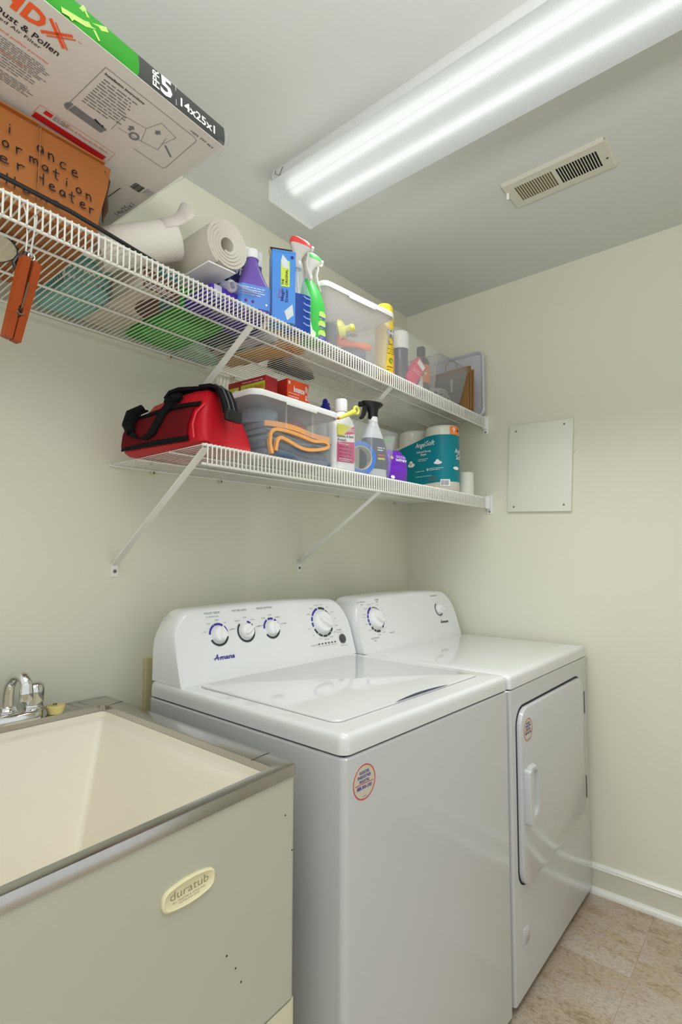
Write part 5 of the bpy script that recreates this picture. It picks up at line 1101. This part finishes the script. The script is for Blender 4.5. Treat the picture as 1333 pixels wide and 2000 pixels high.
# ---- lidded bin of rags
bA = (-1.194, -0.268); zA = ZL(-1.19)
t = thing('storage_bin', 'lidded clear bin packed with folded towels on the lower shelf', 'storage bin', (bA[0], bA[1], zA))
clear_box(t, 0.325, 0.302, 0.160, clear('storage_plastic_soft', (226, 226, 228), 0.055, 0.25), 0.012, 0.006, 0.028); lid(t, 0.335, 0.312, 0.161, mat('lid_white', (240, 240, 240), 0.35), 0.035)
for x in (-0.052, 0.052):
    b = B(); b.box(x-0.002, x+0.002, -0.1525, -0.1480, 0.075, 0.150, 0.001); b.obj('rib', MATS['storage_plastic'], t)
def folded(name, label, cat, c, w, d, h, n, m, seed, hem=None, group=None, rz=0.0, sag=0.006):
    """a folded cloth: n stacked rounded layers with wavy fronts, optional hem tubes along the fronts"""
    t = thing(name, label, cat, (bA[0]+c[0], bA[1]+c[1], zA+c[2]), rz, group)
    rnd = random.Random(seed); lh = h/n
    for k in range(n):
        ph = rnd.uniform(0, 6); b = B(); rg = []; N_ = 15; fr = []
        for i in range(N_+1):
            u = i/N_; x = -w/2+w*u
            zc = lh*(k+0.5)+sag*sin(u*5.5+ph)*(0.5+0.5*k/n)-sag*0.8*(4*(u-.5)**2)
            yf = -d/2+0.006*sin(u*7+ph*2)
            hh2 = lh*0.50*(0.75 if i in (0, N_) else 1.0)
            rg.append([(x, yf+0.004, zc-hh2), (x, yf-0.003, zc-hh2*0.5), (x, yf-0.005, zc), (x, yf-0.003, zc+hh2*0.5), (x, yf+0.004, zc+hh2), (x, d/2, zc+hh2), (x, d/2, zc-hh2)])
            fr.append((x, yf-0.0055, zc+(-1)**k*hh2*0.2))
        b.loft(rg); b.obj('fold', m, t, 60)
        if hem:
            e = B(); e.strip(fr, (0, 0, 1), lh*0.80, 0.004); e.obj('hem', hem, t, 60)
    return t
M_towel_g = mat('towel_bluegrey', (116, 130, 144), 0.95, var=0.08, scale=80, bump=0.6, bscale=350); M_hem = mat('hem_orange', (232, 166, 100), 0.9, var=0.06, bump=0.4, bscale=350)
M_denim = mat('cloth_denim', (84, 100, 122), 0.95, var=0.12, scale=60, bump=0.4)
folded('towel', 'blue-grey microfiber towel at the bottom of the lidded towel bin', 'towel', (0.012, -0.02, 0.003), 0.262, 0.225, 0.046, 2, M_denim, 4)
folded('towel', 'grey towel with orange hem folded just above the bottom towel', 'towel', (0.012, -0.022, 0.049), 0.256, 0.225, 0.030, 2, M_towel_g, 9, sag=0.008)
hm = bpy.data.objects['towel.001']
b = B(); b.strip([(x, -0.1205, z) for x, z in soften([(-0.108, -0.040), (-0.118, -0.012), (-0.112, 0.026), (-0.060, 0.030), (0.000, 0.026), (0.052, 0.018), (0.088, 0.026), (0.112, 0.024), (0.116, 0.012), (0.080, 0.000), (0.030, -0.010), (-0.010, -0.008), (-0.050, 0.004), (-0.088, 0.010), (-0.096, -0.030)])], (0, 1, 0), 0.010, 0.009); b.obj('hem', M_hem, hm, 60)
folded('towel', 'orange-hemmed grey towel folded uppermost in the front of the bin', 'towel', (0.012, -0.022, 0.080), 0.255, 0.225, 0.018, 1, M_towel_g, 21, M_hem, sag=0.006)
t = thing('towel', 'light blue-grey towel stuffed upright at the left of the towel bin', 'towel', (bA[0]-0.085, bA[1]-0.055, zA+0.098), radians(10)); blob(0.10, 0.14, 0.052, 5, 22, 8, 0.12).obj('cloth', M_towel_g, t)
t = thing('towel', 'dusty pink towel heaped behind the orange-hemmed ones', 'towel', (bA[0]+0.030, bA[1]-0.040, zA+0.100)); blob(0.13, 0.15, 0.044, 8, 22, 8, 0.14).obj('cloth', mat('cloth_pink', (160, 92, 104), 0.95, bump=0.5), t)
t = thing('towel', 'dark plum cloth heaped at the back left inside the towel bin', 'towel', (bA[0]-0.075, bA[1]+0.072, zA+0.098)); blob(0.15, 0.12, 0.055, 15, 22, 8, 0.10).obj('cloth', mat('cloth_plum', (72, 48, 70), 0.95, bump=0.5), t)
t = thing('towel', 'charcoal cloth behind the pink towel at the right of the bin', 'towel', (bA[0]+0.098, bA[1]+0.055, zA+0.098)); blob(0.10, 0.14, 0.05, 19, 22, 8, 0.12).obj('cloth', mat('cloth_charcoal', (86, 88, 92), 0.95, bump=0.5), t)

# ---- boxes on the lid
zlid = zA+0.161+0.0082
t = thing('bag_carton', 'red and lime green storage bag carton on the towel bin lid', 'box', (-1.184, -0.2075, zlid), radians(5))
B().box(-0.026, 0.026, -0.0775, 0.0775, 0, 0.102, 0.001).obj('carton', mat('carton_red', (172, 28, 40), 0.4), t)
FL_ = dict(O=(-0.026, 0.0775, 0), X=(0, -1, 0), Y=(0, 0, 1))
print_on(t, mat('carton_lime', (196, 204, 60), 0.4), [('r', 0.002, 0.004, 0.046, 0.022), ('r', 0.002, 0.026, 0.046, 0.048), ('r', 0.002, 0.052, 0.046, 0.084), ('r', 0.054, 0.004, 0.153, 0.030), ('r', 0.054, 0.036, 0.153, 0.048), ('r', 0.054, 0.052, 0.153, 0.086)], lift=0.0005, name='lime_panel', **FL_)
print_on(t, M_redink, [('t', 'LARGE', 0.066, 0.066, 0.036, 0.012, 0, 0.02), ('t', 'GRANDE', 0.108, 0.066, 0.040, 0.012, 0, 0.02)], lift=0.0009, **FL_)
print_on(t, M_whiteink, [('t', 'double zipper storage bags', 0.060, 0.0905, 0.085, 0.005), ('p', ell(0.018, 0.012, 14, 2, 0.034, 0.070)), ('p', ell(0.018, 0.012, 14, 2, 0.034, 0.037))], lift=0.0010, name='print', **FL_)
t = thing('dryer_sheet_box', 'orange dryer sheet box on the towel bin lid', 'box', (-1.0706, -0.250, zlid), radians(-2))
M_bo = mat('box_orange', (236, 84, 34), 0.4)
B().box(-0.046, 0.046, -0.042, 0.042, 0, 0.114, 0.0012).obj('carton', M_bo, t)
print_on(t, mat('box_redorange', (206, 34, 24), 0.4), [('r', -0.041, 0.001, 0.041, 0.113)], (-0.046, 0, 0), (0, -1, 0), (0, 0, 1), 0.0005, name='side_panel')
print_on(t, M_whiteink, [('t', 'bounce', -0.020, 0.078, 0.046, 0.018, 0, 0.035), ('r', -0.042, 0.098, -0.034, 0.107)]+lines_block(-0.042, 0.070, 0.05, 1, 0.005, 0.003, 3)+lines_block(-0.040, 0.060, 0.045, 2, 0.006, 0.004, 4)+[('t', 'FREE', 0.037, 0.085, 0.020, 0.008, 0, 0.02, 90), ('t', '80', 0.037, 0.060, 0.016, 0.008, 0, 0.02, 90), ('t', 'SHEETS', 0.044, 0.060, 0.04, 0.005, 0, 0.02, 90)], (0, -0.042, 0), (1, 0, 0), (0, 0, 1), 0.0006)

# ---- bottle with royal-blue cap behind the bin
t = thing('squeeze_bottle', 'bottle with royal blue flip cap behind the open lower bin', 'bottle', (-0.838, -0.195, ZL(-0.84)))
b = B(); b.loft(rings([(0, 0.06, 0.045, 2.6), (0.004, 0.068, 0.05, 2.6), (0.19, 0.066, 0.048, 2.6), (0.236, 0.036, 0.034, 2.2), (0.248, 0.03, 0.03, 2)])); b.obj('bottle', mat('bottle_white', (230, 230, 232), 0.35), t)
b = B(); b.lathe([(0.018, 0.246), (0.019, 0.249), (0.018, 0.268), (0.012, 0.276), (0.009, 0.292), (0.004, 0.298)], 20); b.box(0.0, 0.018, -0.006, 0.006, 0.268, 0.286, 0.002); b.obj('cap', mat('cap_royal', (38, 40, 170), 0.35), t)

# ---- open clear bin with bottles and tape
bB = (-0.868, -0.325); zB = ZL(-0.87)
t = thing('storage_bin', 'open clear bin holding bottles and blue tape on the lower shelf', 'storage bin', (bB[0], bB[1], zB))
clear_box(t, 0.304, 0.196, 0.158, clear('storage_plastic_open', (220, 226, 230), 0.055, 0.2), 0.018, 0.006, 0.02)
b = B(); b.box(-0.002, 0.002, -0.0985, -0.093, 0.07, 0.15, 0.001); b.obj('rib', MATS['storage_plastic'], t)
def in4(n, l, c, x, y, dz=0.003, rz=0, rot=None): return thing(n, l, c, (bB[0]+x, bB[1]+y, zB+dz), rz, rot=rot)
t = in4('polish_bottle', 'white polish bottle with pink and yellow label inside the open lower bin', 'bottle', -0.094, -0.048, 0.003, radians(-10))
b = B(); b.loft(rrings([(0, 0.088, 0.040, 0.018), (0.005, 0.096, 0.048, 0.022), (0.135, 0.097, 0.048, 0.022), (0.158, 0.086, 0.046, 0.022), (0.176, 0.054, 0.040, 0.0195), (0.186, 0.036, 0.034, 0.0168), (0.192, 0.030, 0.030, 0.0148)])); b.obj('bottle', M_white, t)
b = B(); b.lathe([(0.0195, 0.189), (0.020, 0.192), (0.0195, 0.226), (0.018, 0.2285), (0.004, 0.229)], 28); b.obj('cap', M_white, t)
b = B(); b.loft(rrings([(0.022, 0.0935, 0.0445, 0.0205), (0.022, 0.0978, 0.0492, 0.0226), (0.140, 0.0985, 0.0492, 0.0226), (0.146, 0.0935, 0.0445, 0.0205)])); 
for f in [f for f in b.bm.faces if f.calc_center_median().x > 0.034]: b.bm.faces.remove(f)
lb = b.obj('label', mat('label_white', (238, 236, 234), 0.4), t)
PF = dict(O=(0, -0.0246, 0), X=(1, 0, 0), Y=(0, 0, 1))
print_on(lb, mat('label_magenta', (206, 34, 110), 0.4), [('p', [(-0.036, 0.026), (0.030, 0.026), (0.034, 0.034), (0.034, 0.094), (-0.036, 0.086)]), ('p', [(-0.010, 0.112), (0.034, 0.120), (0.034, 0.143), (0.026, 0.141)])], lift=0.0006, name='pink_panel', **PF)
print_on(lb, mat('label_yellow', (226, 222, 70), 0.4), [('p', [(-0.036, 0.106), (-0.012, 0.110), (0.024, 0.142), (-0.036, 0.144)])], lift=0.0006, name='yellow_panel', **PF)
print_on(lb, M_ink, [('t', 'Kitchen & Bath', -0.034, 0.1015, 0.064, 0.0085, 0, 0.02, 4), ('t', 'Polish', -0.034, 0.0895, 0.034, 0.0085, 0, 0.02, 4)]+lines_block(-0.030, 0.072, 0.055, 5, 0.011, 0.005, 8), lift=0.0009, **PF)
print_on(lb, M_whiteink, lines_block(-0.032, 0.082, 0.055, 1, 0.006, 0.003, 2)+lines_block(-0.030, 0.036, 0.055, 2, 0.006, 0.003, 5)+[('t', 'QUARTZ', 0.004, 0.123, 0.028, 0.009, 0, 0.02, 6)], lift=0.0012, name='print', **PF)
t = thing('measuring_spoon', 'lime yellow plastic handle with hanging loop on the open bin rim', 'utensil', (-0.992, -0.4185, zB+0.1615), rot=(0, radians(-24), radians(-2)))
b = B(); b.tube([(-0.035, 0, 0.006), (0.0, 0, 0.0065), (0.045, 0, 0.0085)], [0.005, 0.0065, 0.0085], 10); b.tube([(0.0565+0.011*cos(a), 0, 0.010+0.011*sin(a)) for a in [2*pi*k/18 for k in range(18)]], 0.0040, 8, True); b.obj('handle', M_yel, t)
b = B(); b.lathe([(0.003, 0.0), (0.0055, 0.003), (0.003, 0.006)], 10, (-0.038, 0, 0.003)); b.obj('red_tip', M_redink, t)
t = in4('tape_roll', 'roll of blue painter tape standing on edge inside the open lower bin', 'tape', -0.016, -0.060, 0.0555, rot=(radians(90), 0, radians(-24)))
M_tp = mat('painter_blue', (70, 118, 196), 0.55, var=0.05)
b = B(); b.loft([[(x*r, y*r, z) for x, y in ell(2, 2, 40)] for r, z in ((0.039, -0.014), (0.054, -0.014), (0.0545, -0.012), (0.0545, 0.012), (0.054, 0.014), (0.039, 0.014))], False, False); b.obj('tape', M_tp, t)
b = B(); b.loft([[(x*r, y*r, z) for x, y in ell(2, 2, 40)] for r, z in ((0.039, -0.0142), (0.039, 0.0142), (0.0365, 0.0142), (0.0365, -0.0142), (0.039, -0.0142))], False, False); b.obj('core', mat('core_tan', (196, 186, 166), 0.7), t)
t = in4('spray_bottle', 'grey spray bottle with black trigger and dark label in the open lower bin', 'spray bottle', 0.084, -0.040, 0.003, radians(-20))
b = B(); b.loft(rings([(0, 0.086, 0.046, 3), (0.004, 0.096, 0.054, 3), (0.105, 0.094, 0.054, 3), (0.140, 0.074, 0.048, 2.6), (0.170, 0.050, 0.040, 2.2), (0.188, 0.036, 0.034, 2), (0.196, 0.030, 0.030, 2)])); b.obj('bottle', mat('bottle_silver', (206, 208, 212), 0.35), t)
b = B(); b.loft(rings([(0.03, 0.0965, 0.0545, 3), (0.105, 0.0950, 0.0545, 3), (0.135, 0.0785, 0.0495, 2.6)]), False, False); lb = b.obj('label', mat('label_charcoal', (58, 66, 84), 0.4, var=0.1), t)
print_on(lb, M_whiteink, lines_block(0.0, 0.100, 0.03, 2, 0.008, 0.006, 3), (0, -0.0274, 0), (1, 0, 0), (0, 0, 1), 0.0008)
print_on(lb, M_redink, [('r', 0.002, 0.074, 0.030, 0.080)], (0, -0.0274, 0), (1, 0, 0), (0, 0, 1), 0.0008, name='stripe'); print_on(lb, mat('label_yellow', (226, 222, 70), 0.4), [('r', 0.002, 0.062, 0.030, 0.068)], (0, -0.0274, 0), (1, 0, 0), (0, 0, 1), 0.0008, name='stripe')
print_on(t, mat('label_yellow', (226, 222, 70), 0.4), [('p', [(-0.016, 0.150), (0.008, 0.142), (0.012, 0.168), (-0.010, 0.176)])], (0, -0.0240, 0.0), (1, 0, 0), (0, 0.15, 1), 0.0012, name='neck_label')
# wide black trigger head facing left
b = B(); b.lathe([(0.017, 0.192), (0.0175, 0.196), (0.0165, 0.210)], 20); b.obj('collar', M_white, t)
b = B(); b.loft([[(px, py, z) for px, py in ell(w, d, 20, 2.4, cx)] for z, w, d, cx in ((0.200, 0.034, 0.03, 0), (0.225, 0.033, 0.03, 0.0), (0.240, 0.046, 0.034, -0.002), (0.250, 0.078, 0.038, -0.004), (0.258, 0.088, 0.040, -0.004), (0.262, 0.080, 0.036, -0.004))]); b.obj('sprayer_head', M_black, t)
b = B(); b.strip([(-0.030, 0, 0.248), (-0.034, 0, 0.232), (-0.038, 0, 0.216), (-0.047, 0, 0.202)], (0, 1, 0), 0.018, 0.009); b.obj('trigger', M_black, t)
b = B(); b.tube([(-0.044, 0, 0.250), (-0.054, 0, 0.249)], 0.009, 10); b.obj('nozzle', M_black, t)
t = in4('cleaning_cloth', 'pale mint cloth standing at the back of the open lower bin', 'cloth', 0.0, 0.06, 0.004); B().box(-0.06, 0.05, -0.012, 0.012, 0, 0.13, 0.006, 3).obj('cloth', mat('mint_cloth', (176, 206, 196), 0.9, bump=0.4), t)
t = thing('drinking_straw', 'bright green plastic stick jutting from the open lower bin', 'stick', (-0.69, -0.33, 1.665), rot=(0, radians(77), radians(6)))
b = B(); b.tube([(0, 0, -0.09), (0, 0, 0.085)], 0.0042, 10); b.obj('stick', mat('stick_green', (72, 206, 96), 0.4), t)

# ---- purple wet pad pack
t = thing('wipes_pack', 'purple soft pack of wet mopping pads before the toilet paper', 'wipes', (-0.688, -0.375, ZL(-0.69)), radians(-6))
b = B(); rg = []
for z, w, d in ((0, 0.088, 0.058), (0.006, 0.098, 0.068), (0.045, 0.102, 0.072), (0.052, 0.098, 0.068), (0.056, 0.101, 0.071), (0.088, 0.098, 0.062), (0.100, 0.092, 0.03), (0.110, 0.094, 0.012), (0.113, 0.090, 0.006)):
    rg.append([(x, y, z+0.004*sin(x*60)*(1 if z > 0.09 else 0)) for x, y in rr(w, d, min(0.012, d*0.4), 3)])
b.loft(rg); b.obj('pack', mat('pack_violet', (112, 32, 190), 0.3, var=0.12, scale=30), t, 60)
WF = dict(O=(0, -0.0362, 0), X=(1, 0, 0), Y=(0, 0.06, 1))
print_on(t, M_whiteink, [('t', 'WETJET', -0.018, 0.064, 0.060, 0.013, 0.1, 0.03)]+lines_block(-0.012, 0.086, 0.05, 2, 0.005, 0.003, 3)+lines_block(-0.012, 0.054, 0.04, 1, 0.005, 0.003, 4)+[('p', ell(0.022, 0.012, 14, 2, -0.036, 0.010))], lift=0.0016, **WF)
print_on(t, mat('lime_yellow', (226, 224, 90), 0.4), [('p', ell(0.016, 0.011, 14, 2, -0.036, 0.078))], lift=0.0014, name='leaf_print', **WF)
print_on(t, M_whiteink, [('p', [(0.000, 0.104), (0.030, 0.100), (0.040, 0.106), (0.010, 0.112)])], (0, -0.028, 0), (1, 0, 0), (0, 0.4, 1), 0.003, name='seal_print')

# ---- toilet paper pack: wrapped columns of rolls running back to the wall
tpx, tpy = -0.262, -0.338
t = thing('toilet_paper_pack', 'teal and white wrapped pack of toilet paper rolls on the lower shelf', 'toilet paper', (tpx, tpy, ZL(tpx)), 0)
cols = [(0, 0, 0.070), (0.010, 0.139, 0.069), (0.020, 0.262, 0.053)]
M_tpw = mat('wrap_white', (226, 224, 212), 0.3, coat=0.3, var=0.02); M_tpt = mat('wrap_teal', (0, 128, 142), 0.4, spec=0.3, var=0.05, scale=14, bump=0.15, bscale=25)
def hull(g, n=14):
    """outline around the columns, grown by g, pinched slightly between them"""
    out = []
    (x0, y0, r0), (x1, y1, r1), (x2, y2, r2) = cols
    for k in range(n+1): a = radians(0-180*k/n); out.append((x0+(r0+g)*cos(a), y0+(r0+g)*sin(a)))
    out += [(x0-(r0+g)*0.998, y0+0.03), ((x0+x1)/2-(r0+g)*0.992, (y0+y1)/2), (x1-(r1+g)*0.999, y1-0.02), (x1-(r1+g), y1), (x1-(r1+g)*0.97, y1+0.03), ((x1+x2)/2-(r2+g)*1.03, (y1+y2)/2+0.02), (x2-(r2+g), y2)]
    for k in range(n+1): a = radians(180-180*k/n); out.append((x2+(r2+g)*cos(a), y2+(r2+g)*sin(a)))
    out += [(x1+(r1+g)*1.0, y1), ((x0+x1)/2+(r0+g)*0.95, (y0+y1)/2)]
    return out
b = B(); b.loft([[(x, y, z) for x, y in hull(g)] for g, z in ((-0.012, 0), (-0.001, 0.008), (0, 0.10), (0, 0.205))]); b.obj('wrapped_body', M_tpw, t, 60)
for x, y, r in cols:
    b = B(); b.lathe([(r-0.002, 0.05), (r-0.0005, 0.19), (r-0.001, 0.262), (r-0.006, 0.272), (r-0.016, 0.275), (0.024, 0.273), (0.020, 0.266)], 32, (x, y, 0)); b.obj('roll', M_tpw, t, 60)
# teal band: its upper edge dips away from the front
b = B(); hz = hull(0.0008); rg0, rg1 = [], []
for k, (x, y) in enumerate(hz):
    top = 0.232 if y < 0.02 else 0.232-(y-0.02)*0.23
    bot = 0.034+max(0, 0.05-y)*0.05
    rg0.append((x, y, bot)); rg1.append((x, y, top))
b.loft([rg0, rg1], False, False); tb = b.obj('teal_band', M_tpt, t, 60)
# print follows the band: u runs along the left face from back (0) to front, then round the front
def tpw(u, v, g=0.003):
    (x0, y0, r0), (x1, y1, r1) = cols[0], cols[1]
    L1 = y1-y0
    if u < L1:
        y = y1-u; q = u/L1; pinch = 0.0
        xx = x1-(r1+g)+(x0-x1-(r0-r1))*q; pin = 0.0
        return (xx+pin, y, v)
    a = radians(180)+(u-L1)/(r0+g)
    return (x0+(r0+g)*cos(a), y0+(r0+g)*sin(a), v)
print_on(tb, M_whiteink, [('t', 'Angel', 0.050, 0.190, 0.048, 0.020, 0.15, 0.01), ('t', 'Soft', 0.102, 0.192, 0.042, 0.021, 0.15, 0.01), ('t', 'Soft and Strong', 0.056, 0.166, 0.070, 0.009, 0, 0.01), ('t', 'Simple.', 0.076, 0.154, 0.030, 0.009, 0, 0.01)]
         + lines_block(0.064, 0.138, 0.05, 2, 0.006, 0.0035, 4)+lines_block(0.050, 0.088, 0.05, 1, 0.006, 0.0035, 7)+lines_block(0.118, 0.094, 0.064, 2, 0.006, 0.004, 8)+lines_block(0.05, 0.066, 0.09, 1, 0.006, 0.003, 9)
         + [('p', ell(0.034, 0.014, 18, 2, 0.158, 0.117)), ('p', ell(0.016, 0.016, 14, 2, 0.157, 0.123)), ('p', ell(0.036, 0.018, 18, 2, 0.028, 0.120)), ('p', ell(0.018, 0.02, 14, 2, 0.026, 0.128)), ('a', 0.110, 0.093, 0.002, 0.005, 0, 360),
            ('t', 'Angel', 0.232, 0.158, 0.046, 0.020, 0.15, 0.01), ('t', 'Soft', 0.238, 0.132, 0.040, 0.020, 0.15, 0.01), ('p', ell(0.034, 0.014, 18, 2, 0.240, 0.095)), ('r', 0.168, 0.020, 0.208, 0.048)], warp=tpw)
def tpw2(u, v): return tpw(u, v, 0.0038)
print_on(tb, M_greyink, barcode(0.172, 0.024, 0.032, 0.020, 5)+lines_block(0.116, 0.062, 0.04, 4, 0.006, 0.004, 12), warp=tpw2, name='barcode')
def tpw3(u, v): return tpw(u, v, 0.0026)
print_on(t, mat('tag_orange', (246, 128, 40), 0.4), [('r', 0.210, 0.233, 0.262, 0.266)], warp=tpw3, name='orange_tag')
print_on(t, M_whiteink, [('t', '9', 0.222, 0.244, 0.013, 0.017, 0, 0.02), ('t', 'MEGA', 0.220, 0.238, 0.018, 0.004)], warp=tpw2)
print_on(t, M_ink, [('t', '36', 0.246, 0.246, 0.014, 0.012, 0, 0.02)], warp=tpw2)

# ---- narrow white roll at the end of the shelf, dark tool behind
t = thing('paper_roll', 'short plain white roll standing at the right end of the lower shelf', 'paper roll', (-0.128, -0.375, ZL(-0.128)))
b = B(); b.lathe([(0.010, 0.0), (0.033, 0), (0.035, 0.002), (0.035, 0.094), (0.033, 0.096), (0.010, 0.096), (0.010, 0.08)], 32); b.obj('roll', mat('roll_white', (226, 226, 216), 0.6, var=0.02), t)
def rw(x, y): a = x/0.0355+radians(14); return (0.0355*cos(-a+0.0), 0.0355*sin(-a), y)
print_on(t, M_greyink, lines_block(0.0, 0.084, 0.02, 4, 0.008, 0.005, 3, 0.1), warp=rw, name='print')
print_on(t, mat('print_skyblue', (40, 130, 220), 0.4), [('a', 0.008, 0.038, 0, 0.006, 0, 360)], warp=rw, name='print')
t = thing('hand_tool', 'black handle poking out behind the toilet paper pack', 'tool', (-0.150, -0.330, ZL(-0.15)+0.102), rot=(radians(10), radians(55), 0))
b = B(); b.tube([(0, 0, -0.06), (0, 0, 0.0), (0.004, 0, 0.04)], [0.008, 0.007, 0.005], 10); b.obj('handle', M_black, t)
